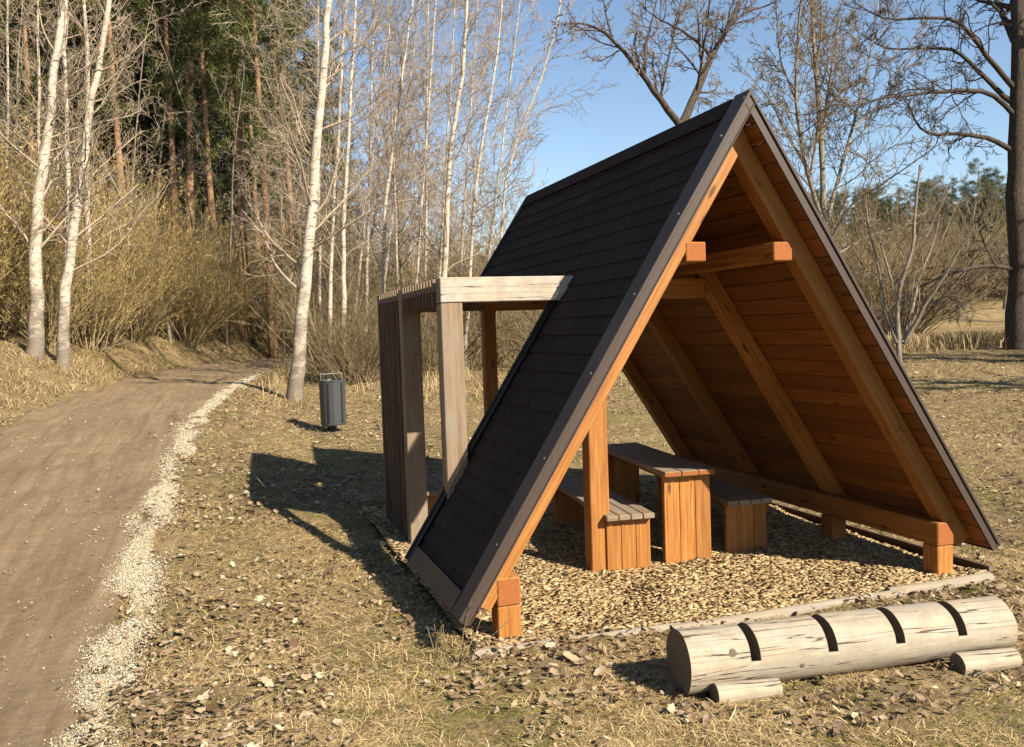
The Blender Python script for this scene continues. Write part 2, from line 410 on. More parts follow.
# ------------------------------------------------------------------ ground, path, gravel
def build_ground():
    th = np.concatenate([np.linspace(YAW - 0.95, YAW + 0.95, 640), np.linspace(YAW + 0.95, YAW + 2 * math.pi - 0.95, 70)[1:-1]])
    r = np.concatenate([[0.02], np.geomspace(0.6, 420, 520)])
    TH, RA = np.meshgrid(th, r)
    x = CX + np.sin(TH) * RA; y = CY + np.cos(TH) * RA
    z = ground_z(x, y)
    V = np.stack([x, y, z], -1).reshape(-1, 3)
    nt = len(th); nr = len(r)
    i, j = np.meshgrid(np.arange(nr - 1), np.arange(nt), indexing='ij')
    j2 = (j + 1) % nt
    Fq = np.stack([i * nt + j, i * nt + j2, (i + 1) * nt + j2, (i + 1) * nt + j], -1).reshape(-1, 4)[:, ::-1]
    tag(link('ground', np_mesh('ground', V, Fq, M_ground, smooth=True)), kind='structure')
build_ground()

def strip(name, ys, left, right, n, mat, lift, rough):
    T, S = np.meshgrid(np.linspace(0, 1, n), ys)
    jit_l = (vnoise(S * 1.7, S * 0 + 5) - 0.5) * 0.22 + (vnoise(S * 6, S * 0 + 15) - 0.5) * 0.1
    jit_r = (vnoise(S * 1.9, S * 0 + 25) - 0.5) * 0.14 + (vnoise(S * 6, S * 0 + 35) - 0.5) * 0.07
    L = left(S) + jit_l; Rr = right(S) + jit_r
    x = L + (Rr - L) * T; y = S
    edge = np.minimum(T, 1 - T) * (Rr - L)
    ruts = -0.035 * (np.exp(-((T - 0.27) / 0.1) ** 2) + np.exp(-((T - 0.74) / 0.1) ** 2))
    z = terrain(x, y) + lift + (vnoise(x * 3, y * 3) - 0.5) * rough + (vnoise(x * 11, y * 11) - 0.5) * rough * 0.5
    if name == 'path': z += ruts
    z -= 0.07 * (1 - sm(edge / 0.12))
    V = np.stack([x, y, z], -1).reshape(-1, 3); m = len(ys)
    i, j = np.meshgrid(np.arange(m - 1), np.arange(n - 1), indexing='ij')
    Fq = np.stack([i * n + j, i * n + j + 1, (i + 1) * n + j + 1, (i + 1) * n + j], -1).reshape(-1, 4)
    UVv = np.stack([x, y], -1).reshape(-1, 2)
    tag(link(name, np_mesh(name, V, Fq, mat, smooth=True, uv=UVv[Fq.ravel()])), kind='structure')
ysp = np.concatenate([np.arange(-8, 12, 0.06), np.arange(12, 42, 0.15)])
strip('path', ysp, xl, lambda y: xr(y) + 0.05, 50, M_path, 0.015, 0.03)
strip('gravel_verge', np.concatenate([np.arange(-8, 10, 0.05), np.arange(10, 24, .1)]), lambda y: xr(y) - 0.03, lambda y: xr(y) + np.interp(y, [0, 6, 12, 24], [0.22, 0.3, 0.2, 0.08]), 16, M_gravel, 0.004, 0.05)

# bed of wood chips inside the edging
gx, gy = np.meshgrid(np.linspace(-1.92, 1.96, 90), np.linspace(0.0, 4.55, 100))
bedz = lambda x, y: terrain(x, y) * 0.9 + 0.012 + (vnoise(x * 3, y * 3 + 50) - 0.5) * 0.05
V = np.stack([gx, gy, bedz(gx, gy)], -1).reshape(-1, 3)
i, j = np.meshgrid(np.arange(99), np.arange(89), indexing='ij')
Fq = np.stack([i * 90 + j, i * 90 + j + 1, (i + 1) * 90 + j + 1, (i + 1) * 90 + j], -1).reshape(-1, 4)
def chipbed():
    t = NT('wood_chip_bed', 0.9, 0.1); v = t.coord('Object')
    c = t.ramp(t.noise(t.voro(v, 40, 'F1', 'Color'), 5, 0), [(0.3, (0.22, 0.145, 0.07)), (0.7, (0.38, 0.28, 0.145))])
    t.col(c); t.bump(t.voro(v, 40), 1.0, 0.02); return t.m
tag(link('wood_chip_bed', np_mesh('wood_chip_bed', V, Fq, chipbed(), smooth=True)), kind='structure')

# ------------------------------------------------------------------ scatters (stuff)
def rotmats(yaw, tilt_x, tilt_y):
    cy, sy = np.cos(yaw), np.sin(yaw); cx, sx = np.cos(tilt_x), np.sin(tilt_x); ct, st = np.cos(tilt_y), np.sin(tilt_y)
    n = len(yaw); Zm = np.zeros(n); O = np.ones(n)
    Rz = np.stack([np.stack([cy, -sy, Zm], -1), np.stack([sy, cy, Zm], -1), np.stack([Zm, Zm, O], -1)], 1)
    Rx = np.stack([np.stack([O, Zm, Zm], -1), np.stack([Zm, cx, -sx], -1), np.stack([Zm, sx, cx], -1)], 1)
    Ry = np.stack([np.stack([ct, Zm, st], -1), np.stack([Zm, O, Zm], -1), np.stack([-st, Zm, ct], -1)], 1)
    return Rz @ Rx @ Ry
def scatter(name, pos, tmpl, faces, scale, yaw, tx, ty, mat, rnd, jitter=0.0, kind='stuff', label=None, cat=None, smooth=False):
    n = len(pos); Rm = rotmats(yaw, tx, ty)
    T = np.broadcast_to(tmpl, (n,) + tmpl.shape) * scale[:, None, :]
    if jitter: T = T * (1 + (rng.random(T.shape) - 0.5) * jitter)
    V = np.einsum('nij,nkj->nki', Rm, T) + pos[:, None, :]
    k = tmpl.shape[0]
    Fq = (faces[None] + (np.arange(n) * k)[:, None, None]).reshape(-1, faces.shape[1])
    o = link(name, np_mesh(name, V.reshape(-1, 3), Fq, mat, rnd=np.repeat(rnd, len(faces)), smooth=smooth))
    return tag(o, label, cat, kind=kind)
CUBE = np.array([[a, b, c] for a in (-.5, .5) for b in (-.5, .5) for c in (-.5, .5)], float)
CUBEF = np.array([[0, 1, 3, 2], [4, 6, 7, 5], [0, 4, 5, 1], [2, 3, 7, 6], [0, 2, 6, 4], [1, 5, 7, 3]])
# chips
n = 38000
cx_ = rng.uniform(-1.9, 1.95, n); cy_ = 4.5 * rng.random(n) ** 1.25 + 0.03
pos = np.stack([cx_, cy_, bedz(cx_, cy_) + rng.uniform(0.003, 0.012, n)], -1)
scatter('wood_chips', pos, CUBE, CUBEF, np.stack([rng.gamma(5, .0060, n) + .012, rng.uniform(.010, .032, n), rng.uniform(.002, .004, n)], -1),
        rng.uniform(0, 6.3, n), rng.normal(0, .13, n), rng.normal(0, .13, n), M_chip, rng.random(n), 0.85,
        label='pale wood chips spread over the floor under the shelter', cat='wood chips')
# gravel stones
n = 110000
gyy = np.concatenate([rng.uniform(-1.6, 5, 80000), rng.uniform(5, 20, 30000)])
cen = .06 + (vnoise(gyy * 1.3, gyy * 0 + 61) - .5) * .09; wid = .055 + .05 * vnoise(gyy * 2.2, gyy * 0 + 90)
gxx = xr(gyy) + cen + rng.normal(0, 1, n) * wid * np.interp(gyy, [-1, 3, 8, 18], [.8, 1.0, 1.0, .7])
kk = vnoise(gxx * 6, gyy * 3.2) > .14 + .34 * rng.random(n); gxx, gyy = gxx[kk], gyy[kk]; n = len(gxx)
pos = np.stack([gxx, gyy, terrain(gxx, gyy) + 0.016 + rng.uniform(-.008, .008, n)], -1)
s = rng.gamma(2.0, .0013, n) + .0026
s = s * np.interp(gyy, [0, 6, 18], [1, 1.5, 2.4])
scatter('gravel_stones', pos, CUBE, CUBEF, np.stack([s * rng.uniform(.8, 1.6, n), s, s * rng.uniform(.4, .8, n)], -1), rng.uniform(0, 6.3, n), rng.normal(0, .4, n),
        rng.normal(0, .4, n), M_stone, rng.random(n), 0.6, label='loose pale stones along the edge of the dirt path', cat='gravel')
n = 2600
gyy = rng.uniform(-1.6, 14, n); gxx = rng.uniform(-7, -4.1, n)
pos = np.stack([gxx, gyy, terrain(gxx, gyy) + 0.015], -1); s = rng.gamma(1.6, .0022, n) + .0025
scatter('path_pebbles', pos, CUBE, CUBEF, np.stack([s * 1.3, s, s * .6], -1), rng.uniform(0, 6.3, n), rng.normal(0, .4, n), rng.normal(0, .4, n),
        M_stone, rng.random(n) * .6, 0.6, label='small pebbles and crumbs lying on the dirt path', cat='pebbles')

def sector(n, rmin, rmax, p, half=0.78):
    r = rmin + (rmax - rmin) * rng.random(n) ** p
    a = YAW + rng.uniform(-half, half, n)
    return CX + np.sin(a) * r, CY + np.cos(a) * r, r
def meadow(x, y):
    bed = (x > -1.92) & (x < 1.98) & (y > 0.02) & (y < 4.5)
    return ~in_path(x, y, -0.02) & ~bed & (terrain(x, y) < 3.5)
# leaves
_la = np.array([0, .5, .95, 1.35, 1.9, 2.5])
_lx = np.array([.5, .34, .12, -.12, -.34, -.5]); _ly = np.array([0, .17, .36, .27, .34, .06])
LEAF = np.array([[x_, y_, .55 * y_ * y_ + .35 * x_ * x_] for x_, y_ in zip(_lx, _ly)] + [[x_, -y_, .75 * y_ * y_ + .35 * x_ * x_] for x_, y_ in zip(_lx[1:], _ly[1:])] +
                [[.2, 0, -.02], [-.15, 0, -.03]])
LEAFF = np.array([[0, 1, 11], [1, 2, 11], [2, 3, 12], [3, 4, 12], [4, 5, 12], [2, 12, 11], [0, 11, 6], [6, 11, 7], [7, 12, 8], [8, 12, 9], [9, 12, 10], [7, 11, 12], [5, 10, 12]])
x, y, r = sector(115000, 2.6, 26, 1.5)
keep = meadow(x, y) & ((vnoise(x * .8 + 40, y * .8) + vnoise(x * 2.7, y * 2.7 + 70)) > 0.62 + .95 * rng.random(len(x)) - .16 * (x > -3.6) * (x < 1.5) * (y > -2))
x, y, r = x[keep], y[keep], r[keep]; n = len(x)
pos = np.stack([x, y, ground_z(x, y) + rng.uniform(.012, .04, n)], -1); s = (rng.gamma(5, .0050, n) + .010) * np.where(rng.random(n) < .10, 1.7, 1.0)
scatter('fallen_leaves', pos, LEAF, LEAFF, np.stack([s, s * rng.uniform(.6, 1.1, n), s * rng.uniform(.1, 1.5, n) * rng.choice([-1, 1, 1], n)], -1), rng.uniform(0, 6.3, n), rng.normal(0, .33, n),
        rng.normal(0, .33, n), M_leaf, rng.random(n), 0.4, label='dry brown leaves scattered over the grass', cat='fallen leaves')
# leaves blown onto the chips and onto the path
x = rng.uniform(-6.9, 1.9, 900); y = rng.uniform(-1.5, 13, 900)
k = (in_path(x, y, .0) & (rng.random(900) < .10 + .5 * (x > -4.4))) | ((x > -1.9) & (y > .05) & (y < 4.4)); x, y = x[k], y[k]; n = len(x)
pos = np.stack([x, y, terrain(x, y) + .045], -1); s = rng.uniform(.03, .065, n)
scatter('stray_leaves', pos, LEAF, LEAFF, np.stack([s, s * .8, s], -1), rng.uniform(0, 6.3, n), rng.normal(0, .3, n), rng.normal(0, .3, n), M_leaf, rng.random(n), 0.3,
        label='single dead leaves blown onto the path and the chips', cat='fallen leaves')
# grass blades
BL = np.array([[0, -.5, 0], [0, .5, 0], [.5, -.4, .30], [.5, .4, .30], [1, -.08, .34], [1, .08, .34]], float)
BLF = np.array([[0, 1, 3, 2], [2, 3, 5, 4]])
def blades(name, x, y, L, W, mat, label, lift=0.0, up=(.3, .45)):
    n = len(x); pos = np.stack([x, y, ground_z(x, y) - .004 + lift], -1)
    scatter(name, pos, BL, BLF, np.stack([L, W, L * np.clip(rng.normal(up[0], up[1], n), .05, 3)], -1), rng.uniform(0, 6.3, n), rng.normal(0, .25, n),
            np.zeros(n), mat, rng.random(n), 0.0, label=label, cat='grass')
x, y, r = sector(620000, 2.6, 26, 1.7)
tuft = vnoise(x * 1.6 + 3, y * 1.6) * .6 + vnoise(x * 5, y * 5 + 9) * .4
keep = meadow(x, y) & (tuft > .22 + .38 * rng.random(len(x)) + .16 * (vnoise(x * 1.1 + 31, y * 1.1 + 8) > .55) * (r < 9) + .1 * ((x > -2.3) & (x < 2) & (y > -.6) & (y < 9)))
x, y, r, tuft = x[keep], y[keep], r[keep], tuft[keep]; n = len(x)
L = rng.uniform(.035, .12, n) * (0.6 + tuft) * np.interp(r, [3, 10, 26], [.8, 1.0, 1.25]); W = rng.uniform(.0016, .0036, n) * np.interp(r, [3, 10, 26], [1, 1.6, 3.0])
blades('dry_grass', x, y, L, W, M_grass, 'short dry straw grass matted over the meadow')
x, y, r = sector(420000, 2.6, 9, 1.25)
tuft = vnoise(x * 1.9 + 13, y * 1.9 + 4) * .65 + vnoise(x * 6, y * 6 + 19) * .35
keep = meadow(x, y) & (tuft > .34 + .26 * rng.random(len(x)) + .14 * (vnoise(x * 1.1 + 31, y * 1.1 + 8) > .55)); x, y, tuft = x[keep], y[keep], tuft[keep]; n = len(x)
blades('hay', x, y, rng.uniform(.025, .075, n) * (.5 + tuft), rng.uniform(.0014, .003, n), M_grass, 'flattened straw coloured hay tufts near the path and shelter', lift=.006, up=(.35, .45))
x, y, r = sector(360000, 2.6, 14, 1.5)
g = vnoise(x * .9 + 77, y * .9 + 5) * .6 + vnoise(x * 3.1, y * 3.1 + 33) * .4
keep = meadow(x, y) & (g + .10 * (y < 0) > .44 + .24 * rng.random(len(x))) & (y < 9); x, y, r = x[keep], y[keep], r[keep]; n = len(x)
blades('green_grass', x, y, rng.uniform(.025, .07, n), rng.uniform(.002, .004, n) * np.interp(r, [3, 13], [1, 2]), M_green, 'short mossy green grass growing in patches near the shelter')
# tall dry grass: along the far edge of the path, round the birch feet, the rough bank in the field
def tall(name, x, y, hmin, hmax, label, w=.006):
    n = len(x)
    scatter(name, np.stack([x, y, ground_z(x, y) - .01], -1), BL, BLF,
            np.stack([rng.uniform(.12, .45, n), rng.uniform(.6, 1.3, n) * w, rng.uniform(hmin, hmax, n) * 3.0], -1),
            rng.uniform(0, 6.3, n), rng.normal(0, .12, n), np.zeros(n), M_reed, rng.random(n), 0.0, label=label, cat='grass')
ya = rng.uniform(9, 36, 16000); xa = xl(ya) - np.abs(rng.normal(.2, 1.6, 16000)) - .25
k = vnoise(xa * 1.3, ya * 1.3) > .38; tall('bank_grass', xa[k], ya[k], .04, .20, 'tall pale dry grass on the bank left of the path', .009)
ya = rng.uniform(12, 30, 14000); xa = rng.uniform(-2.6, 9, 14000)
k = (vnoise(xa * .9 + 8, ya * .9) > .45) & (xa > xr(ya) + .6); tall('brush_grass', xa[k], ya[k], .10, .42, 'dry yellow grass at the foot of the thicket behind the shelter', .009)
t_ = rng.random(9000); nn = rng.normal(0, 1, 9000)
a0 = march(880, 349); a1 = march(1030, 344)
xa = a0[0] + (a1[0] + 3 - a0[0]) * t_ + nn * .4; ya = a0[1] + (a1[1] - a0[1]) * t_ + nn * 1.0
k = vnoise(xa * 1.1 + 3, ya * 1.1) > .4; tall('field_edge_grass', xa[k], ya[k], .15, .5, 'rough brown grass along the far edge of the field', .014)

# ------------------------------------------------------------------ the shelter
W, H, ZT, LEN, LS = 2.033, 3.35, 0.20, 4.23, 1.50
SL = math.hypot(W, H - ZT); ang = math.atan2(H - ZT, W)
shelter = thing('picnic_shelter', 'dark shingled triangular wooden picnic shelter with a slatted side porch', 'shelter')
def frame(side):
    """down-slope and inward-normal unit vectors of one roof slope"""
    d = np.array([side * math.cos(ang), 0, -math.sin(ang)]); nin = np.array([-side * math.sin(ang), 0, -math.cos(ang)])
    return d, nin
APEX = np.array([0, 0, H])
def rp(side, s, y, off=0.0):
    d, nin = frame(side)
    return APEX + d * s + nin * off + np.array([0, y, 0])
S_CUT = (H - 2.30) / math.sin(ang)          # slope distance where the left slope is cut for the porch
ROW = 0.1465
for side in (-1, 1):
    d, nin = frame(side); mb = MB()
    rows = int((SL - 0.16) / ROW) + 1
    for k in range(rows):
        s0 = k * ROW; s1 = min(s0 + ROW + 0.012, SL - 0.10 + .02)
        yend = LEN if side > 0 or s1 < S_CUT + 0.02 else LS - 0.02
        y = 0.17; w = 0.48; first = w * (0.5 if k % 2 else 1.0) * (0.85 + .1 * random.random())
        while y < yend - 0.01:
            ww = min(first if y < .18 else w, yend - y); first = w
            if yend - (y + ww) < .06: ww = yend - y
            c0 = rp(side, (s0 + s1) / 2, y + ww / 2, 0.012)
            til = 0.078 + random.uniform(-.012, .012)
            ld = d * math.cos(til) - nin * math.sin(til)
            ln = nin * math.cos(til) + d * math.sin(til)
            mb.box(c0, [ld, Y, ln], (s1 - s0, ww - 0.012, 0.010), 0.002, end=0)
            y += ww
    mb.build('shingle_cladding', M_shingle, shelter)
    # sheathing boards
    mb = MB(); k = 0; s = 0.02
    while s < SL - 0.05:
        w = min(0.145, SL - 0.05 - s)
        yend = LEN if side > 0 or s + w < S_CUT + .03 else LS
        mb.box(rp(side, s + w / 2, (0.012 + yend) / 2 + .0015 * side, 0.052), [Y, d, nin], (yend - 0.02, w - 0.004, 0.022), 0.004)
        s += 0.145
    mb.build('roof_boarding', [M_board, M_orange_end], shelter)
    mb = MB()
    s = 0.0
    mb.box(rp(side, (SL - .06) / 2, 0.085, -0.0185), [d, Y, nin], (SL + .0, 0.17, 0.005), 0.0015, end=0)
    mb.box(rp(side, (SL - .06) / 2, 0.002 * side, -0.010), [d, Y, nin], (SL + .01, 0.016, 0.022), 0.006, end=0)
    mb.box(rp(side, (SL - .03) / 2, 0.008 + .002 * side, 0.0275), [d, Y, nin], (SL - .01, 0.006, 0.05), 0.002, end=0)
    mb.box(rp(side, SL / 2, 0.003 + 0.0025 * side, 0.057), [d, Y, nin], (SL - .06, 0.012, 0.009), 0.004, end=0)
    fas = mb.build('verge_flashing', M_metal, shelter)
    sc = MB()
    for q in np.arange(0.32, SL - .1, 0.58):
        for (yy, off, ax) in ((0.04, -0.0225, nin),):
            c = rp(side, q + .02 * random.random(), yy, off)
            if off > 0: sc.box(c + np.array([0, .006, 0]), [ax, d, np.cross(ax, d)], (.008, .012, .012), .003, end=0)
            else: sc.box(c, [ax, d, np.cross(ax, d)], (.006, .013, .013), .003, end=0)
    sc.build('screw_heads', M_screw, fas)
    ye = LEN if side > 0 else LS
    mb = MB(); mb.box(rp(side, SL - .095, 0.2 + (ye - .2) / 2, -0.0145), [Y, d, nin], (ye - .2, 0.13, .004), .0015, end=0)
    mb.box(rp(side, SL - .028, ye / 2 + .01, 0.02), [Y, nin, d], (ye - .03, 0.07, .005), .0015, end=0)
    mb.build('eaves_flashing', M_metal, shelter)
    # rear verge (and the long cut edge of the left slope)
    mb = MB()
    se = SL if side > 0 else S_CUT
    mb.box(rp(side, se / 2, LEN + .012, 0.02), [d, Y, nin], (se, 0.02, 0.09), 0.003, end=0)
    if side < 0:
        mb.box(rp(side, (S_CUT + SL) / 2 - .03, LS + .008, 0.012), [d, Y, nin], (SL - S_CUT + .0, 0.022, 0.10), 0.003, end=0)
        mb.box(rp(side, (S_CUT + SL) / 2 - .03, LS - .03, -0.016), [d, Y, nin], (SL - S_CUT + .0, 0.07, 0.006), 0.002, end=0)
        mb.box(rp(side, S_CUT + .012, (LS + LEN) / 2, 0.02), [Y, d, nin], (LEN - LS - .04, 0.02, 0.075), 0.003, end=0)
    mb.build('edge_trim', M_dark, shelter)
# ridge cap
mb = MB(); y = 0.19
while y < LEN - .2:
    for side in (-1, 1):
        d, nin = frame(side)
        mb.box(rp(side, 0.06, y + .157, -0.017 - (0.003 if side > 0 else 0)), [d * math.cos(.04) , Y, nin], (0.15, 0.31, 0.007), .002, end=0)
    y += 0.31
mb.build('ridge_cap', M_shingle, shelter)
# rafters: (y centre)
RY = [0.215, 1.475, 2.77, 4.07]
def rafter(side, y, s0, s1, m=M_orange):
    d, nin = frame(side)
    one('rafter', rp(side, (s0 + s1) / 2, y + .002 * side, 0.064 + 0.066), [d, Y, nin], (s1 - s0, 0.125, 0.132), [m, M_orange_end], shelter, .007)
for yy in RY: rafter(1, yy, 0.10, SL - .13)
rafter(-1, RY[0], 0.10, SL - .13); rafter(-1, RY[1] - .055, 0.10, SL - .20)
rafter(-1, RY[2], 0.10, S_CUT - .02); rafter(-1, RY[3], 0.10, S_CUT - .02)
# purlins
for side in (-1, 1):
    one('purlin', (side * 0.33, (0.145 + 4.13) / 2, 2.372), [Y, X, Z], (3.985, 0.145, 0.125), [M_orange, M_orange_end], shelter, .006)
# cross beams (the front one runs out over the porch)
for yy in (1.478, 4.06):
    m = M_pale if yy < 2 else M_grey
    one('porch_beam', ((-1.722 - .62) / 2, yy, 2.218), [X, Y, Z], (1.102, 0.145, 0.185), [m, M_grey_end], shelter, .006)
    one('collar_beam', ((-.618 + .48) / 2, yy, 2.2), [X, Y, Z], (1.098, 0.14, 0.16), [M_orange, M_orange_end], shelter, .006)
# wall plates and their short posts
one('wall_plate', (1.675, (0.143 + 4.15) / 2, 0.318), [Y, X, Z], (4.007, 0.15, 0.172), [M_orange, M_orange_end], shelter, .008)
one('wall_plate', (-1.675, (0.143 + 1.46) / 2, 0.318), [Y, X, Z], (1.317, 0.15, 0.172), [M_orange, M_orange_end], shelter, .008)
for (px, py) in [(1.675, .222), (1.675, 1.38), (1.675, 2.5), (1.675, 3.62), (-1.675, .222)]:
    one('stub_post', (px, py, 0.231 / 2 - .06 + .0), [Z, X, Y], (0.231 + .115, 0.146, 0.146), [M_orange, M_orange_end], shelter, .006)
# tall posts at the cut
one('post', (-.535, 1.40, 1.04), [Z, X, Y], (2.19, 0.16, 0.14), [M_orange, M_orange_end], shelter, .006).location.y = -.005
one('post', (-.56, 4.05, 1.04), [Z, X, Y], (2.19, 0.135, 0.12), [M_orange, M_orange_end], shelter, .006)
# porch posts
for (px, py) in [(-1.640, 1.478), (-1.652, 2.87), (-1.640, 4.055)]:
    one('porch_post', (px, py, 1.02 if py < 2 or py > 4 else 1.105), [Z, X, Y], (2.20 if py < 2 or py > 4 else 2.40, 0.165, 0.142), [M_grey, M_grey_end], shelter, .006)
# wall head rail + foot rail of the slatted screen
one('head_rail', (-1.62, 2.174, 2.14), [Y, X, Z], (1.24, 0.11, 0.10), [M_slat, M_slat_end], shelter)
one('head_rail', (-1.62, 3.462, 2.14), [Y, X, Z], (1.03, 0.11, 0.10), [M_slat, M_slat_end], shelter)
# slats: upright blades on the side, level blades as a roof
def slat_run(name, y0, y1, zc, h):
    mb = MB(); n = int(round((y1 - y0) / .102)); q = (y1 - y0) / n
    for k in range(n): mb.box((-1.712 + random.uniform(-.002, .002), y0 + q * (k + .5), zc), [Z, X, Y], (h, .062, .046), .003)
    mb.build(name, [M_slat, M_slat_end], shelter)
slat_run('screen_slats', 2.945, 3.98, 1.105, 2.20)
slat_run('head_slats', 1.552, 2.795, 2.152, .106)
mb = MB()
for (y0, y1) in ((1.552, 2.795), (2.945, 3.98)):
    n = int(round((y1 - y0) / .102)); q = (y1 - y0) / n
    for k in range(n): mb.box(((-1.738 - .72) / 2, y0 + q * (k + .5), 2.2585), [X, Z, Y], (1.018, .098, .046), .003)
mb.build('roof_slats', [M_grey, M_slat_end], shelter)

# ------------------------------------------------------------------ table and benches
TR = -math.radians(6.5)
def plank_thing(name, label, cat, loc, length, width, height, nplank, panel_w, group=None):
    t = thing(name, label, cat, loc, TR, group)
    mb = MB(); pw = width / nplank
    for k in range(nplank):
        mb.box((-width / 2 + pw * (k + .5), length / 2 - .035 + random.uniform(-.004, .004), height - .021), [Y, X, Z], (length + .07, pw - .007, .042), .005)
    mb.build('tabletop' if cat == 'table' else 'seat', [M_seat, M_orange_end if cat == 'table' else M_seat], t)
    for yy in (.0275, length - .075):
        mb = MB(); q = panel_w / 3
        for k in range(3):
            mb.box((-panel_w / 2 + q * (k + .5), yy, (height - .043) / 2 - .02), [Z, X, Y], (height - .043 + .04, q - .003, .055), .004)
        mb.build('end_panel', [M_orange, M_orange_end], t)
        if cat == 'table':
            pass
    mb = MB(); mb.box((0, length / 2, height - .095), [Y, X, Z], (length - .17, .05, .10), .004)
    mb.build('under_rail', [M_orange, M_orange_end], t)
    return t
plank_thing('picnic_table', 'narrow wooden plank table with orange end panel under the shelter', 'table', (0.203, 1.28, 0.0), 1.74, 0.43, 0.755, 3, 0.395)
plank_thing('bench', 'low wooden plank bench beside the tall orange post', 'bench', (-.318, 1.285, 0.0), 1.72, 0.395, 0.455, 4, 0.36)
plank_thing('bench', 'low wooden bench in shade right of the table', 'bench', (.80, 1.36, 0.0), 1.62, 0.40, 0.455, 4, 0.36)
t = thing('bench', 'grey topped low bench inside the slatted porch', 'bench', (-1.36, 2.98, 0))
mb = MB()
for k in range(3): mb.box((-.13 + .13 * k, .5, .43), [Y, X, Z], (1.0, .122, .04), .004)
mb.build('seat', [M_seat, M_seat], t)
for yy in (.06, .9): one('end_panel', (0, yy, .20), [Z, X, Y], (.415, .34, .05), [M_orange, M_orange_end], t)

# ------------------------------------------------------------------ round timber: rack log, chocks, edging
def log_mesh(mb, p0, p1, r, seg=40, slots=(), slot_w=.055, cutz=0.0, wob=.012, capslot=1):
    p0 = np.array(p0, float); p1 = np.array(p1, float); L = np.linalg.norm(p1 - p0); a = (p1 - p0) / L
    side = np.cross(a, Z); side /= np.linalg.norm(side); up = np.cross(side, a)
    ph = rng.uniform(0, 6, 4)
    def ring(s, clip):
        out = []
        for k in range(seg):
            th = 2 * math.pi * k / seg
            rr = r * (1.05 - .09 * s / L) * (1 + wob * math.sin(2 * th + ph[0]) + wob * math.sin(3 * th + ph[1] + s * 1.5) + wob * .8 * math.sin(s * 5 + ph[2]) + .006 * math.sin(7 * th + s * 9))
            xx, zz = rr * math.cos(th), rr * math.sin(th)
            zc = cutz + .32 * (xx - r * .9)
            if clip and zz > zc: zz = max(zc, -r * .8)
            out.append(p0 + a * s + side * xx + up * zz)
        return out
    cuts = []; prev = 0.0
    for sc in slots:
        cuts += [(prev, sc - slot_w / 2, False), (sc - slot_w / 2, sc + slot_w / 2, True)]; prev = sc + slot_w / 2
    cuts.append((prev, L, False))
    for (s0, s1, clip) in cuts:
        n = max(2, int((s1 - s0) / .06) + 1); ss = np.linspace(s0, s1, n)
        rings = [ring(x, clip) for x in ss]
        base = len(mb.v); uo = np.array([0.0, 0.0])
        for rg in rings: mb.v.extend(rg)
        for i in range(n - 1):
            for k in range(seg):
                k2 = (k + 1) % seg
                mb.f.append([base + i * seg + k, base + i * seg + k2, base + (i + 1) * seg + k2, base + (i + 1) * seg + k][::-1])
                mb.rn.append(.2); mb.sl.append(0)
                c = 2 * math.pi * r / seg
                mb.uv += [np.array((ss[i + 1], k * c)), np.array((ss[i + 1], (k + 1) * c)), np.array((ss[i], (k + 1) * c)), np.array((ss[i], k * c))]
        if not clip:
            for i, flip in ((0, False), (n - 1, True)):
                cb = len(mb.v); mb.v.extend([q.copy() for q in rings[i]])
                idx = [cb + k for k in range(seg)]
                if flip: idx = idx[::-1]
                mb.f.append(idx); mb.rn.append(.2); mb.sl.append(1)
                for vi in idx:
                    q = mb.v[vi] - p0; mb.uv.append(np.array((q @ side, q @ up)))
def smooth_sides(o):
    me = o.data
    me.polygons.foreach_set('use_smooth', np.array([len(p.vertices) == 4 for p in me.polygons]))
def extra_rack_mat():
    m = M_rack; t = m.node_tree; b = t.nodes['Principled BSDF']
    return m
LG0 = np.array([-1.078, -.857, .150]); LG1 = np.array([.845, -1.065, .150])
t = tag(thing('log_bike_rack', 'thick pale horizontal log with four sawn slots lying before the shelter', 'bike rack', (0, 0, 0)))
mb = MB(); log_mesh(mb, LG0, LG1, .156, 64, slots=[.36, .80, 1.20, 1.585], slot_w=.056, cutz=.012, wob=.016)
smooth_sides(mb.build('slotted_log', [M_rack, M_rack_end], t))
# knots on the log face
M_knot = end_mat('knot_wood', (0.05, 0.04, 0.03), (0.15, 0.115, 0.08))
ax = (LG1 - LG0) / np.linalg.norm(LG1 - LG0); sd = np.cross(ax, Z); sd /= np.linalg.norm(sd)
for (q0, th, rr) in ((.235, .50, .027), (1.40, .30, .024), (.62, -.25, .014)):
    nrm = sd * math.cos(th) + np.array(Z) * math.sin(th); tt = np.cross(nrm, ax); c = LG0 + ax * q0 + nrm * (.1605 - .0068 * q0)
    pts = [c + nrm * .0035] + [c + ax * rr * 1.2 * math.cos(q) + tt * rr * math.sin(q) - nrm * .001 for q in np.linspace(0, 2 * math.pi, 17)[:-1]]
    kn = MB(); kn.poly(pts, [[0, 1 + k, 1 + (k + 1) % 16] for k in range(16)]); kn.build('knot', M_knot, t)
for (a, b, lab) in (((-.985, -1.05, .03), (-.645, -1.10, .03), 'short round timber chock under the left end of the slotted log'),
                    ((.39, -1.23, .035), (.74, -1.27, .035), 'short round timber chock under the right end of the slotted log')):
    mb = MB(); log_mesh(mb, a, b, .058, 28, wob=.03); o = mb.build('timber_chock', [M_rack, M_rack_end]); smooth_sides(o)
    tag(o, lab, 'log')
def edging(a, b, r, lab, mats=(M_edge, M_rack_end)):
    mb = MB(); log_mesh(mb, a, b, r, 18, wob=.03); o = mb.build('edging_pole', list(mats)); smooth_sides(o); tag(o, lab, 'edging pole')
edging((-1.95, .0, .012), (-.62, -.05, .012), .036, 'thin round edging pole beside the left front stub post')
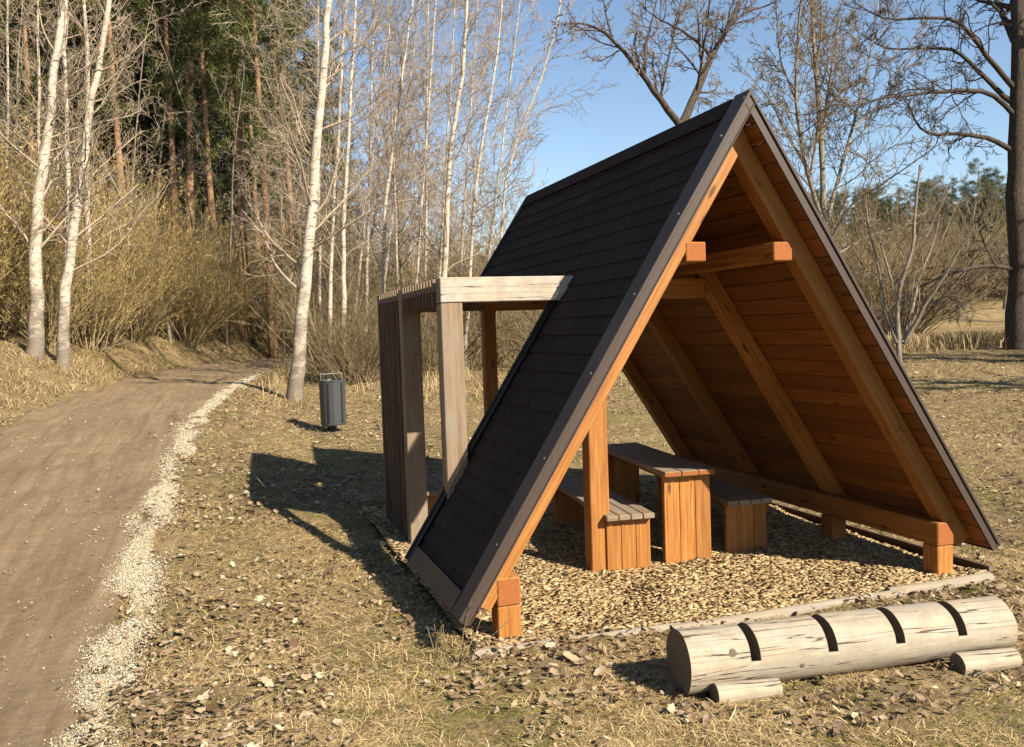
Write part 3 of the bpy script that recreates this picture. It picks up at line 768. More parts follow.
edging((-.70, -.08, .006), (1.12, -.06, .012), .038, 'long round edging pole between slotted log and wood chips')
edging((1.0, -.03, .010), (1.88, -.05, .02), .042, 'short round edging pole by the right front stub post')
mb = MB(); mb.box((1.99, 2.2, .01), [Y, Z, X], (4.3, .11, .03), .004)
tag(mb.build('edging_board', [M_slat, M_slat_end]), 'dark edging board along the right side of the chips', 'edging board')

# ------------------------------------------------------------------ litter bin
bp = march(334, 431)
bt = thing('litter_bin', 'dark grey ribbed litter bin on a short black post beside the path', 'litter bin', tuple(bp), .35)
def lathe(mb, prof, seg=40, rib=0.0, nr=0):
    base = len(mb.v)
    for (r, z) in prof:
        for k in range(seg):
            th = 2 * math.pi * k / seg
            rr = r * (1 + (rib * (1 if (k * nr // seg) % 2 else -1) if nr else 0))
            mb.v.append(np.array([rr * math.cos(th), rr * math.sin(th), z]))
    for i in range(len(prof) - 1):
        for k in range(seg):
            k2 = (k + 1) % seg
            mb.f.append([base + i * seg + k, base + i * seg + k2, base + (i + 1) * seg + k2, base + (i + 1) * seg + k]); mb.rn.append(.5); mb.sl.append(0)
            mb.uv += [np.zeros(2)] * 4
def tubepath(mb, pts, r, seg=8):
    pts = [np.array(p, float) for p in pts]
    for a, b in zip(pts[:-1], pts[1:]):
        d = b - a; L = np.linalg.norm(d); d /= L; s = np.cross(d, (0.3, .5, .81)); s /= np.linalg.norm(s)
        mb.box((a + b) / 2, [d, s, np.cross(d, s)], (L + r, 2 * r, 2 * r), r * .55, end=0)
mb = MB(); lathe(mb, [(.005, .10), (.190, .10), (.198, .12), (.206, .79), (.212, .80), (.212, .825), (.200, .825), (.190, .78), (.180, .2), (.005, .2)], 48, .012, 16)
mb.build('bin_body', M_bin, bt)
mb = MB(); mb.box((0, .0, .05), [Z, X, Y], (.22, .07, .07), .006, end=0); mb.box((.04, .235, .45), [Z, X, Y], (.9, .05, .05), .006, end=0); mb.build('post', M_binblack, bt)
mb = MB(); tubepath(mb, [(-.19, 0, .78), (-.19, 0, .925), (.19, 0, .925), (.19, 0, .78)], .005); mb.build('wire_handle', M_wire, bt)
mb = MB()
for th in (-1.25, -2.4): mb.box((.204 * math.cos(th), .204 * math.sin(th), .46), [Z, (-math.sin(th), math.cos(th), 0), (math.cos(th), math.sin(th), 0)], (.64, .035, .012), .004, end=0)
mb.build('seam_strip', M_binblack, bt)

# ------------------------------------------------------------------ trees
def tubes(polys, sides):
    Vs, Fs = [], []; off = 0; groups = {}
    for p, r in polys: groups.setdefault(len(p), []).append((p, r))
    an = 2 * np.pi * np.arange(sides) / sides; ca, sa = np.cos(an), np.sin(an)
    for N, lst in groups.items():
        P = np.array([a for a, _ in lst], float); Rd = np.array([b for _, b in lst], float); B = len(lst)
        T = np.gradient(P, axis=1); T /= (np.linalg.norm(T, axis=2, keepdims=True) + 1e-9)
        m = T.mean(1); ref = np.where((np.abs(m[:, 2]) < .75)[:, None], np.array([[0, 0, 1.]]), np.array([[1., 0, 0]]))
        n1 = np.cross(T, ref[:, None, :]); n1 /= (np.linalg.norm(n1, axis=2, keepdims=True) + 1e-9); n2 = np.cross(T, n1)
        V = P[:, :, None, :] + Rd[:, :, None, None] * (n1[:, :, None, :] * ca[None, None, :, None] + n2[:, :, None, :] * sa[None, None, :, None])
        b, i, k = np.meshgrid(np.arange(B), np.arange(N - 1), np.arange(sides), indexing='ij'); k2 = (k + 1) % sides
        bs = off + b * N * sides
        Fs.append(np.stack([bs + i * sides + k, bs + i * sides + k2, bs + (i + 1) * sides + k2, bs + (i + 1) * sides + k], -1).reshape(-1, 4))
        Vs.append(V.reshape(-1, 3)); off += B * N * sides
    return np.concatenate(Vs), np.concatenate(Fs)

def unit(v): return v / (np.linalg.norm(v) + 1e-9)
def grow(p, d, L, r, n, wig, trop, rend=.25):
    pts = [np.array(p, float)]; d = unit(np.array(d, float)); st = L / (n - 1)
    for _ in range(n - 1):
        d = unit(d + rng.normal(0, wig, 3) + np.array([0, 0, trop]))
        pts.append(pts[-1] + d * st)
    return np.array(pts), r * np.linspace(1, rend, n)
def along(poly, t):
    p, r = poly; f = t * (len(p) - 1); i = min(int(f), len(p) - 2); w = f - i
    return p[i] * (1 - w) + p[i + 1] * w, r[i] * (1 - w) + r[i + 1] * w, unit(p[i + 1] - p[i])
def side_dir(d, ang_):
    a = unit(np.cross(d, rng.normal(0, 1, 3))); return unit(d * math.cos(ang_) + a * math.sin(ang_))
def ramify(parents, spec, out):
    """spec: list of dict(n, t0, len, ang, wig, trop, seg, rr, rmin)"""
    cur = parents
    for sp in spec:
        nxt = []
        for poly in cur:
            plen = np.linalg.norm(np.diff(poly[0], axis=0), axis=1).sum()
            m = sp['n'] if isinstance(sp['n'], int) else max(1, int(sp['n'] * plen + rng.random()))
            for k in range(m):
                tt = sp['t0'] + (1 - sp['t0']) * (k + rng.random()) / m
                pt, rr, dd = along(poly, min(tt, .995))
                L = sp['len'] * rng.uniform(.6, 1.25) * (plen if sp.get('rel', True) else 1) * (1 - sp.get('fall', .55) * (tt - sp['t0']) / (1 - sp['t0'] + 1e-6))
                r0 = max(min(rr * .75, rr * sp['rr'] * rng.uniform(.7, 1.1)), sp['rmin'])
                c = grow(pt, side_dir(dd, sp['ang'] * rng.uniform(.7, 1.25)), L, r0, sp['seg'], sp['wig'], sp['trop'], .4)
                nxt.append(c)
        out.append(nxt); cur = nxt
    return out

def quads_at(pos, L, Wd, updir=None):
    n = len(pos); T = np.array([[0, -.5, 0], [0, .5, 0], [1, .25, 0], [1, -.25, 0]])
    d = rng.normal(0, 1, (n, 3)); d[:, 2] += .25; d /= np.linalg.norm(d, axis=1)[:, None]
    if updir is not None: d = d * .75 + updir; d /= np.linalg.norm(d, axis=1)[:, None]
    s = np.cross(d, rng.normal(0, 1, (n, 3))); s /= np.linalg.norm(s, axis=1)[:, None]
    V = pos[:, None, :] + d[:, None, :] * (T[None, :, 0:1] * L[:, None, None]) + s[:, None, :] * (T[None, :, 1:2] * Wd[:, None, None])
    return V.reshape(-1, 3), np.arange(n * 4).reshape(-1, 4)

def put_tree(name, label, cat, base, trunks, levels, mt, mtwig, sides=(12, 5, 3, 3), group=None, rz=0):
    """trunks: polys of stem; levels: lists of polys, all in world space"""
    t = thing(name, label, cat, tuple(base), rz, group)
    b = np.array(base, float)
    V, Fq = tubes(trunks, sides[0]); link('trunk', np_mesh('trunk', V - b, Fq, mt, smooth=True), t)
    Vs, Fs, sl = [], [], []; off = 0
    for i, lv in enumerate(levels):
        if not lv: continue
        V, Fq = tubes(lv, sides[min(i + 1, len(sides) - 1)]); Vs.append(V - b); Fs.append(Fq + off); off += len(V); sl += [0 if i == 0 else 1] * len(Fq)
    if Vs: link('crown', np_mesh('crown', np.concatenate(Vs), np.concatenate(Fs), [mt if mt is not M_birch else M_birchtwig, mtwig], slots=sl, smooth=True), t)
    return t

def resample(pts, n):
    pts = np.array(pts, float); s = np.concatenate([[0], np.cumsum(np.linalg.norm(np.diff(pts, axis=0), axis=1))])
    q = np.linspace(0, s[-1], n)
    out = np.stack([np.interp(q, s, pts[:, k]) for k in range(3)], -1)
    sm_ = out.copy(); sm_[1:-1] = (out[:-2] + 2 * out[1:-1] + out[2:]) / 4
    return sm_
def pixstem(pl, D, r0, r1, n=14, dj=0.0):
    k = len(pl); P = [pix(u, v, D + (dj * i / max(1, k - 1))) for i, (u, v) in enumerate(pl)]
    P = resample(P, n); P[1:-1] += rng.normal(0, r0 * .12, P[1:-1].shape)
    return P, np.linspace(r0, r1, n)

def ground_at(u, D):
    p = pix(u, 360, D); return np.array([p[0], p[1], terrain(p[0], p[1])])

# birches given by their line in the view: (points, depth, radius m)
SP_BIRCH = [dict(n=2.3, t0=.18, len=.20, ang=.8, wig=.13, trop=.05, seg=8, rr=.28, rmin=.011),
            dict(n=9, t0=.15, len=.40, ang=.7, wig=.15, trop=.01, seg=6, rr=.5, rmin=.0075),
            dict(n=5, t0=.2, len=.5, ang=.65, wig=.17, trop=-.02, seg=4, rr=.65, rmin=.006)]
def birch(pl, D, r, label, group=None, spec=SP_BIRCH, top=1.45, name='birch_tree', twigd=1.0):
    g = ground_at(pl[0][0], D)
    pts = [g - np.array([0, 0, .2]), g + np.array([0, 0, .05])] + [pix(u, v, D) for u, v in pl[1:]]
    ext = pts[-1] - pts[-2]; ext = unit(unit(ext) + np.array([0, 0, .6])) * (np.linalg.norm(pts[-1] - g) * (top - 1)); pts.append(pts[-1] + ext)
    P = resample(pts, 26); P[1:-1] += rng.normal(0, r * .16, P[1:-1].shape)
    Rr = r * (np.linspace(1, .18, 26) + np.array([.32 * math.exp(-q / 1.5) for q in range(26)]))
    lv = ramify([(P, Rr)], spec, [])
    return put_tree(name, label, 'tree', g, [(P, Rr)], lv, M_birch, M_birchtwig, (12, 4, 3, 3), group)
birch([(33, 350), (35, 297), (38, 200), (50, 120), (56, 48), (62, 0)], 22, .175, 'thick white birch nearest the left edge of the photo')
birch([(62, 350), (66, 281), (82, 173), (90, 112), (104, 36), (110, 0)], 22.5, .145, 'leaning white birch right of the thickest birch on the left bank')
birch([(66, 330), (68, 180), (65, 60), (66, 0)], 26, .10, 'slim white birch standing behind and between two thick birches on the left')
birch([(92, 330), (87, 200), (88, 52), (84, 0)], 28, .11, 'slim reddish white birch behind the leaning birch on the left bank')
birch([(8, 330), (8, 112), (8, 0)], 34, .08, 'thin pale birch at the far left behind the bushes')
birch([(40, 330), (39, 80), (37, 0)], 38, .10, 'pale thin birch far back behind the thickest birch')
birch([(292, 397), (301, 330), (310, 220), (317, 150), (324, 60), (330, 0)], 18.2, .145, 'white birch with a dark foot standing right of the path near the bin', top=1.5)
birch([(328, 372), (331, 250), (337, 160), (343, 40), (347, 0)], 23, .062, 'slender birch just right of the big birch by the bin')
birch([(343, 372), (343, 220), (350, 110), (356, 0)], 22, .070, 'slender grey white birch second to the right of the big birch by the bin')
birch([(382, 372), (385, 198), (392, 160), (400, 90), (413, 0)], 24, .068, 'slender white birch above the slatted screen of the shelter')
birch([(441, 372), (447, 198), (455, 115), (463, 75), (467, 0)], 22, .088, 'brightest white birch rising above the porch beam')
birch([(464, 372), (474, 198), (481, 150), (489, 107), (497, 59), (502, 0)], 23, .056, 'thin pale birch just right of the brightest birch above the porch')
birch([(492, 370), (505, 180), (520, 130), (545, 70), (560, 10)], 25, .045, 'thin birch leaning right beside the rear end of the roof ridge')
GB = 'slender pale birches behind the shelter'
LB = 'thin pale bare birch among others rising from the thicket behind the porch'
for (u, u2, D, r) in [(412, 436, 27, .05), (365, 374, 26, .055), (425, 428, 30, .06), (455, 478, 28, .05), (400, 388, 29, .055), (350, 392, 31, .06), (478, 520, 29, .045), (376, 420, 33, .06), (320, 318, 30, .06), (436, 455, 33, .055)]:
    birch([(u, 370), ((u * 2 + u2) / 3, 230), (u2, 0)], D, r, LB, GB)

LTh, GTh = 'thin grey bare tree in the tangle before the pines left of the path', 'thin bare trees before the pines'
for (u, D) in [(128, 34), (172, 33), (228, 36), (284, 36), (20, 34), (146, 40), (206, 41), (256, 39)]:
    g = ground_at(u, D); tr = grow(g - np.array([0, 0, .2]), (rng.normal(0, .06), rng.normal(0, .06), 1), rng.uniform(11, 15), rng.uniform(.05, .08), 18, .05, .03, .15)
    lv = ramify([tr], [dict(n=20, t0=.15, len=.20, ang=.9, wig=.16, trop=.03, seg=7, rr=.4, rmin=.014), dict(n=8, t0=.15, len=.45, ang=.75, wig=.17, trop=0, seg=5, rr=.5, rmin=.010), dict(n=4, t0=.2, len=.5, ang=.7, wig=.17, trop=-.02, seg=4, rr=.7, rmin=.008)], [])
    put_tree('bare_tree', LTh, 'tree', g, [tr], lv, M_greybark, M_birchtwig, (8, 4, 3, 3), GTh)

LTm, GTm = 'thin grey bare tree in the tangle behind the slender birches and the porch', 'thin bare trees behind the slender birches'
proto_thin = []
for k in range(22):
    u = 300 + 9.5 * k + rng.uniform(-6, 6); D = rng.uniform(31, 46); g = ground_at(u, D)
    if in_path(g[0], g[1], -.5): continue
    hh = rng.uniform(8, 12) * (1.0 if u < 400 else .75)
    if len(proto_thin) < 3:
        tr = grow(g - np.array([0, 0, .2]), (rng.normal(0, .06), rng.normal(0, .06), 1), hh, rng.uniform(.06, .09), 18, .06, .03, .15)
        lv = ramify([tr], [dict(n=26, t0=.08, len=.30, ang=.85, wig=.17, trop=.04, seg=7, rr=.45, rmin=.015), dict(n=9, t0=.12, len=.45, ang=.75, wig=.18, trop=0, seg=5, rr=.5, rmin=.011), dict(n=5, t0=.2, len=.5, ang=.7, wig=.18, trop=-.02, seg=4, rr=.7, rmin=.009)], [])
        proto_thin.append(put_tree('bare_tree', LTm, 'tree', g, [tr], lv, M_greybark, M_birchtwig, (8, 4, 3, 3), GTm))
    else:
        q = rng.uniform(.8, 1.15); dup(proto_thin[k % 3], tuple(g), rng.uniform(0, 6.3), (q, q, q * (1.0 if u < 420 else .8)))

# conifers -------------------------------------------------------------
def conifer_meshes(kind, seed):
    global rng
    keep = rng; rng = np.random.default_rng(seed)
    Ht = 22.0
    tr = grow((0, 0, -.3), (0, 0, 1), Ht, .22 if kind == 'pine' else .24, 18, .012, .05, .15)
    br = []; P = []; 
    z0 = .40 if kind == 'pine' else .16
    nb = 60 if kind == 'pine' else 110
    for k in range(nb):
        tt = z0 + (1 - z0) * (k + rng.random()) / nb
        pt, rr, dd = along(tr, min(tt, .995)); a = rng.uniform(0, 6.3); w = (1 - tt) / (1 - z0)
        if kind == 'pine': L = rng.uniform(1.2, 3.2) * (.35 + .65 * math.sin(math.pi * min(1, .18 + w * .9))); el = rng.uniform(.0, .6)
        else: L = (.5 + 3.0 * w) * rng.uniform(.7, 1.1); el = rng.uniform(-.45, .05)
        b = grow(pt, (math.cos(a) * math.cos(el), math.sin(a) * math.cos(el), math.sin(el)), L, max(.012, rr * .22), 6, .10, .05, .25)
        br.append(b)
        m = int(L * (11 if kind == 'pine' else 12))
        for _ in range(m):
            q, _, d2 = along(b, rng.uniform(.38 if kind == 'pine' else .12, 1) ** .8 * .99)
            P.append(q + rng.normal(0, .16 if kind == 'pine' else .11, 3) + np.array([0, 0, .05 if kind == 'pine' else -.10]))
    dead = []
    for k in range(26 if kind == 'pine' else 18):
        tt = rng.uniform(.1, z0); pt, rr, dd = along(tr, tt); a = rng.uniform(0, 6.3)
        dead.append(grow(pt, (math.cos(a), math.sin(a), rng.uniform(-.3, .3)), rng.uniform(.5, 1.8), .014, 5, .15, 0, .4))
    P = np.array(P); m = 9
    PP = np.repeat(P, m, 0) + rng.normal(0, .11, (len(P) * m, 3))
    nV, nF = quads_at(PP, rng.uniform(.16, .36, len(PP)), rng.uniform(.018, .05, len(PP)), np.array([0, 0, .35 if kind == 'pine' else -.2]))
    V1, F1 = tubes([tr], 9); V2, F2 = tubes(br + dead, 4)
    out = (np_mesh(kind + '_trunk', V1, F1, M_pinebark if kind == 'pine' else M_spruce_bark, smooth=True),
           np_mesh(kind + '_branches', V2, F2, M_spruce_bark, smooth=True),
           np_mesh(kind + '_needles', nV, nF, M_needle if kind == 'pine' else M_needle2, rnd=np.clip(np.repeat(rng.random(len(P)), m) * .6 + rng.random(len(PP)) * .4, 0, 1)))
    rng = keep
    return out
CON = {('pine', i): conifer_meshes('pine', 100 + i) for i in range(3)}
CON.update({('spruce', i): conifer_meshes('spruce', 200 + i) for i in range(3)})
PROTO = {}
def conifer(kind, var, p, s, rz, label, group):
    key = (kind, var)
    if key not in PROTO:
        t = thing(kind + '_tree', label, 'tree', p, rz, group); a, b, c = CON[key]
        link('trunk', a, t); cr = link('crown', c, t); link('branches', b, cr); PROTO[key] = t; t.scale = s
        return t
    t = dup(PROTO[key], p, rz, s, label); t['group'] = group; return t
LP, GP = 'tall pine with a bare orange trunk in the wood left of the path', 'pines in the wood left of the path'
LSp, GS = 'dark spruce with drooping green boughs in the wood left of the path', 'spruces in the wood left of the path'
for k, (u, D) in enumerate([(273, 37), (180, 40), (195, 44), (221, 42), (246, 38), (254, 45), (263, 50), (47, 42), (118, 47), (150, 50), (20, 52), (210, 55), (290, 52), (232, 60), (75, 58), (165, 60), (130, 40), (-30, 45), (-60, 38), (300, 44)]):
    p = ground_at(u, D); s = rng.uniform(.9, 1.15); conifer('pine', k % 3, tuple(p), (s, s, s), rng.uniform(0, 6.3), LP, GP)
for k, (u, D) in enumerate([(100, 50), (10, 47), (40, 50), (72, 47), (96, 44), (118, 48), (158, 46), (186, 48), (-10, 52), (214, 47), (140, 46), (30, 60), (205, 62), (260, 58), (60, 66), (180, 68), (120, 64), (300, 62), (240, 70), (330, 66), (0, 44), (-45, 56), (345, 74), (90, 54), (115, 58), (155, 54), (190, 52), (225, 55), (245, 58), (285, 56), (45, 58), (15, 62), (310, 70), (270, 66), (215, 70), (135, 72), (320, 60)]):
    p = ground_at(u, D); s = rng.uniform(.85, 1.2); conifer('spruce', k % 3, tuple(p), (s, s, s), rng.uniform(0, 6.3), LSp, GS)
LF, GF = 'small distant conifer in the wooded skyline beyond the field on the right', 'conifers on the far slope beyond the field'
for k in range(135):
    u = rng.uniform(780, 1100); D = rng.uniform(86, 120)
    p = ground_at(u, D); s = rng.uniform(.32, .52) * (1.0 if u < 900 else 1.1); conifer(['spruce', 'pine'][int(rng.random() < .45)], k % 3, tuple(p), (s * 1.35, s * 1.35, s * rng.uniform(.85, 1.1)), rng.uniform(0, 6.3), LF, GF)

# bushes ---------------------------------------------------------------
def bush_meshes(seed, stems, h, spread, mt, mtw, buds, arch=.05):
    global rng
    keep = rng; rng = np.random.default_rng(seed)
    S = []
    for _ in range(stems):
        a = rng.uniform(0, 6.3); el = rng.uniform(.85, 1.5); b = np.array([math.cos(a), math.sin(a), 0]) * rng.uniform(0, .45)
        S.append(grow(b - np.array([0, 0, .1]), (math.cos(a) * math.cos(el) * spread, math.sin(a) * math.cos(el) * spread, math.sin(el)), h * rng.uniform(.6, 1.1), rng.uniform(.012, .03), 9, .09, -arch * rng.random() + .02, .3))
    lv = ramify(S, [dict(n=9, t0=.15, len=.34, ang=.55, wig=.12, trop=.05, seg=6, rr=.55, rmin=.006), dict(n=4, t0=.2, len=.5, ang=.55, wig=.14, trop=.04, seg=4, rr=.7, rmin=.0045)], [])
    V1, F1 = tubes(S, 5); V2, F2 = tubes(lv[0], 3); V3, F3 = tubes(lv[1], 3)
    m1 = np_mesh('bush_stems', V1, F1, mt, smooth=True)
    m2 = np_mesh('bush_twigs', np.concatenate([V2, V3]), np.concatenate([F2, F3 + len(V2)]), mtw, smooth=True)
    m3 = None
    if buds:
        P = np.array([along(lv[1][i], rng.uniform(.3, .99))[0] for i in rng.integers(0, len(lv[1]), buds)])
        nV, nF = quads_at(P, rng.uniform(.03, .075, buds), rng.uniform(.012, .024, buds), np.array([0, 0, .4]))
        m3 = np_mesh('bush_buds', nV, nF, M_bud, rnd=rng.random(buds))
    rng = keep
    return m1, m2, m3
BUSH = {('w', i): bush_meshes(300 + i, 26, 4.6, 1.2, M_willow, M_willowtwig, 2400) for i in range(4)}
BUSH.update({('b', i): bush_meshes(400 + i, 20, 3.6, 1.4, M_brown_twig, M_brush, 0, .09) for i in range(3)})
BP = {}
def bush(kind, var, p, s, rz, label, group, name):
    key = (kind, var)
    if key not in BP:
        t = thing(name, label, 'bush', p, rz, group); a, b, c = BUSH[key]
        link('stems', a, t); link('twigs', b, t)
        if c: link('buds', c, t)
        t.scale = s; BP[key] = t; return t
    t = dup(BP[key], p, rz, s, label); t['group'] = group; t.name = name; return t
LW, GW = 'bare golden brown willow bush in the thicket on the far side of the path', 'willow bushes along the far side of the path'
spots = []
for y in np.arange(17, 44, 1.05):
    for row in range(3):
        k = 1 / slope_cos(y); d = (2.2 + row * 2.3 + rng.uniform(-.6, .6)) * k
        spots.append((float(xl(y)) - d, y + rng.uniform(-.4, .4), row))
for i, (bx, by, row) in enumerate(spots):
    # keep the two thick birches clear in front
    if row == 0 and by < 21.5: continue
    s = rng.uniform(.66, 1.0) * (1.04 + .28 * row)
    bush('w', i % 4, (bx, by, float(terrain(bx, by))), (s, s, s * rng.uniform(.9, 1.15)), rng.uniform(0, 6.3), LW, GW, 'willow_bush')
for i in range(18):
    u = 196 + 7.2 * i; D = rng.uniform(37.5, 45); p = ground_at(u, D)
    if in_path(p[0], p[1], -.7): continue
    q = rng.uniform(.7, 1.1); bush('w', i % 4, tuple(p), (q, q, q), rng.uniform(0, 6.3), LW, GW, 'willow_bush')
LBk, GBk = 'bare brown brushwood bush in the thicket between birches behind the shelter', 'brushwood bushes behind the shelter'
for i in range(136):
    u = rng.uniform(310, 600) if i >= 16 else rng.uniform(325, 430)
    D = rng.uniform(19.5, 24) if i < 16 else rng.uniform(22, 40) if i < 62 else rng.uniform(38, 66)
    p = ground_at(u, D)
    if in_path(p[0], p[1], -.8): continue
    s = rng.uniform(.6, .95) * (1.75 if i >= 62 else .62 if i < 16 else 1.05)
    bush('b' if i % 4 or i < 62 else 'w', i % 3, tuple(p), (s, s, s * rng.uniform(.9, 1.2)), rng.uniform(0, 6.3), LBk, GBk, 'brush_bush')
LRk, GRk = 'bare tangled brown bush in the far hedge beyond the field', 'bushes in the hedge beyond the field'
for i in range(150):
    if i < 40: u = rng.uniform(440, 700); D = rng.uniform(38, 70); k = rng.uniform(1.2, 1.8)
    elif i < 110: u = rng.uniform(770, 915); D = rng.uniform(38, 66); k = rng.uniform(1.3, 2.0)
    else: u = rng.uniform(880, 1090); D = rng.uniform(76, 92); k = rng.uniform(1.8, 2.6)
    p = ground_at(u, D)
    if in_path(p[0], p[1], -.8): continue
    bush('b', i % 3, tuple(p), (k, k, k * rng.uniform(.8, 1.1)), rng.uniform(0, 6.3), LRk, GRk, 'hedge_bush')

# the bare trees on the right -------------------------------------------
SP_BIG = [dict(n=3.2, t0=.12, len=.36, ang=.75, wig=.16, trop=.06, seg=9, rr=.42, rmin=.013),
          dict(n=5.2, t0=.12, len=.45, ang=.7, wig=.18, trop=.03, seg=6, rr=.5, rmin=.009),
          dict(n=5, t0=.15, len=.5, ang=.65, wig=.18, trop=.01, seg=5, rr=.6, rmin=.0085),
          dict(n=3, t0=.2, len=.6, ang=.6, wig=.18, trop=.0, seg=4, rr=.7, rmin=.007)]
def limb_tree(name, label, trunk, limbs, D, spec, mt, mtw, cat='tree', ka=1.0, kb=.4):
    pl, r0, r1 = trunk
    g = ground_at(pl[0][0], D)
    P = resample([g - np.array([0, 0, .3]), g] + [pix(u, v, D) for u, v in pl[1:]], 20)
    P[1:-1] += rng.normal(0, r0 * .06, P[1:-1].shape)
    Rr = np.linspace(r0, r1, 20) * rng.uniform(.92, 1.1, 20) + r0 * .45 * np.exp(-np.arange(20) / 1.4)
    stems = [(P, Rr)]; L1 = []
    for (lp, a, b, dj) in limbs:
        L1.append(pixstem(lp, D, a * ka, max(.006, b * kb), 16, dj))
    lv = ramify(L1 + [(P[12:], Rr[12:])] if len(P) > 12 else L1, spec, [])
    return put_tree(name, label, cat, g, stems + L1, lv, mt, mtw, (14, 5, 4, 3))
limb_tree('bare_tree', 'bare tree whose trunk forks into a wide V above the roof ridge', ([(702, 345), (700, 250), (692, 170), (681, 126)], .17, .12),
    [([(682, 128), (660, 100), (640, 70), (610, 35), (585, 22), (556, 24)], .10, .02, -2), ([(681, 126), (697, 90), (711, 58), (725, 30), (741, 0), (752, -40)], .12, .05, 2),
     ([(644, 73), (645, 50), (652, 20), (662, -20)], .055, .025, 2), ([(711, 58), (703, 46), (682, 30), (660, 20), (640, 5)], .05, .02, -2), ([(725, 30), (745, 12), (770, 5), (790, -10)], .04, .02, 1),
     ([(612, 37), (606, 15), (600, -20)], .035, .02, 1), ([(660, 100), (668, 60), (680, 10), (684, -30)], .04, .02, 2), ([(697, 90), (708, 20), (712, -30)], .04, .02, -2)], 21, SP_BIG, M_darkbark, M_twig, ka=.9, kb=.4)
limb_tree('bare_tree', 'bare grey tree with many upright limbs behind the front gable peak', ([(828, 345), (826, 280), (824, 225), (822, 150), (815, 60), (808, -40)], .115, .035),
    [([(826, 235), (805, 165), (795, 100), (800, 0), (803, -30)], .11, .05, -2), ([(826, 225), (842, 165), (852, 130), (870, 60), (878, 0)], .10, .04, 2),
     ([(825, 250), (850, 205), (880, 185), (910, 165), (945, 140)], .07, .02, -2), ([(810, 175), (822, 110), (850, 85), (862, 78)], .07, .03, -1), ([(805, 165), (785, 130), (770, 100), (745, 70)], .06, .02, 2),
     ([(822, 140), (830, 80), (838, 20), (842, -30)], .06, .03, 1), ([(796, 100), (780, 60), (776, 0)], .05, .02, -2), ([(852, 130), (884, 100), (910, 60), (925, 20)], .045, .02, 1),
     ([(826, 262), (860, 240), (900, 225), (930, 222)], .05, .02, 2), ([(815, 70), (822, 30), (820, -40)], .05, .03, -1)], 25, SP_BIG, M_greybark, M_brown_twig, ka=.62, kb=.4)
SP_R = [dict(n=2.8, t0=.15, len=.30, ang=.85, wig=.22, trop=.02, seg=9, rr=.40, rmin=.013),
        dict(n=5, t0=.10, len=.48, ang=.75, wig=.22, trop=-.02, seg=7, rr=.5, rmin=.0085),
        dict(n=5, t0=.15, len=.5, ang=.7, wig=.22, trop=-.03, seg=5, rr=.6, rmin=.0085),
        dict(n=3, t0=.2, len=.6, ang=.6, wig=.2, trop=-.02, seg=4, rr=.7, rmin=.007)]
limb_tree('bare_tree', 'big dark bare tree at the right edge with long level limbs', ([(1021, 352), (1020, 280), (1019, 150), (1020, 40), (1018, -20), (1012, -90)], .34, .17),
    [([(1014, 152), (990, 137), (955, 133), (928, 136), (914, 122), (908, 100), (890, 85)], .13, .03, -1), ([(1014, 115), (992, 92), (965, 90), (935, 92), (905, 95), (878, 98), (850, 108), (825, 104)], .12, .03, -3),
     ([(1014, 104), (985, 78), (970, 62), (955, 48), (920, 48), (885, 50), (855, 30)], .13, .03, 2), ([(1014, 88), (990, 60), (975, 40), (958, 18), (930, 18), (880, 20), (845, -5)], .13, .03, -2),
     ([(1016, 45), (1000, 10), (990, -30), (985, -80)], .15, .07, 2), ([(1014, 270), (995, 265), (975, 267), (945, 275), (916, 288), (895, 300), (880, 322)], .10, .03, -3), ([(995, 265), (985, 245), (978, 225), (985, 205)], .05, .02, 1),
     ([(1024, 120), (1060, 70), (1090, 0)], .14, .06, 1), ([(1024, 60), (1050, 0), (1060, -60)], .13, .06, -2), ([(1000, 12), (975, -15), (950, -40)], .07, .03, 2)], 25, SP_R, M_darkbark, M_darkbark, ka=.62, kb=.3)
SP_S = [dict(n=4, t0=.15, len=.36, ang=.75, wig=.2, trop=.02, seg=7, rr=.5, rmin=.008), dict(n=5, t0=.2, len=.5, ang=.75, wig=.2, trop=0, seg=5, rr=.6, rmin=.0055), dict(n=3, t0=.2, len=.5, ang=.7, wig=.2, trop=-.02, seg=4, rr=.7, rmin=.005)]
limb_tree('shrub_tree', 'many stemmed bare shrub fanning out beside the right roof edge', ([(900, 345), (898, 335), (897, 300), (905, 270), (913, 250), (915, 210), (920, 165)], .06, .02),
    [([(903, 343), (912, 310), (920, 275), (935, 240), (940, 215)], .045, .015, 1), ([(905, 343), (925, 305), (945, 275), (965, 240), (992, 218)], .055, .015, -1), ([(897, 343), (881, 300), (880, 270), (868, 230), (866, 195)], .05, .015, 1),
     ([(925, 305), (950, 295), (972, 300)], .03, .012, -1), ([(897, 300), (880, 240), (862, 215)], .03, .012, 1)], 19, SP_S, M_greybark, M_twig)
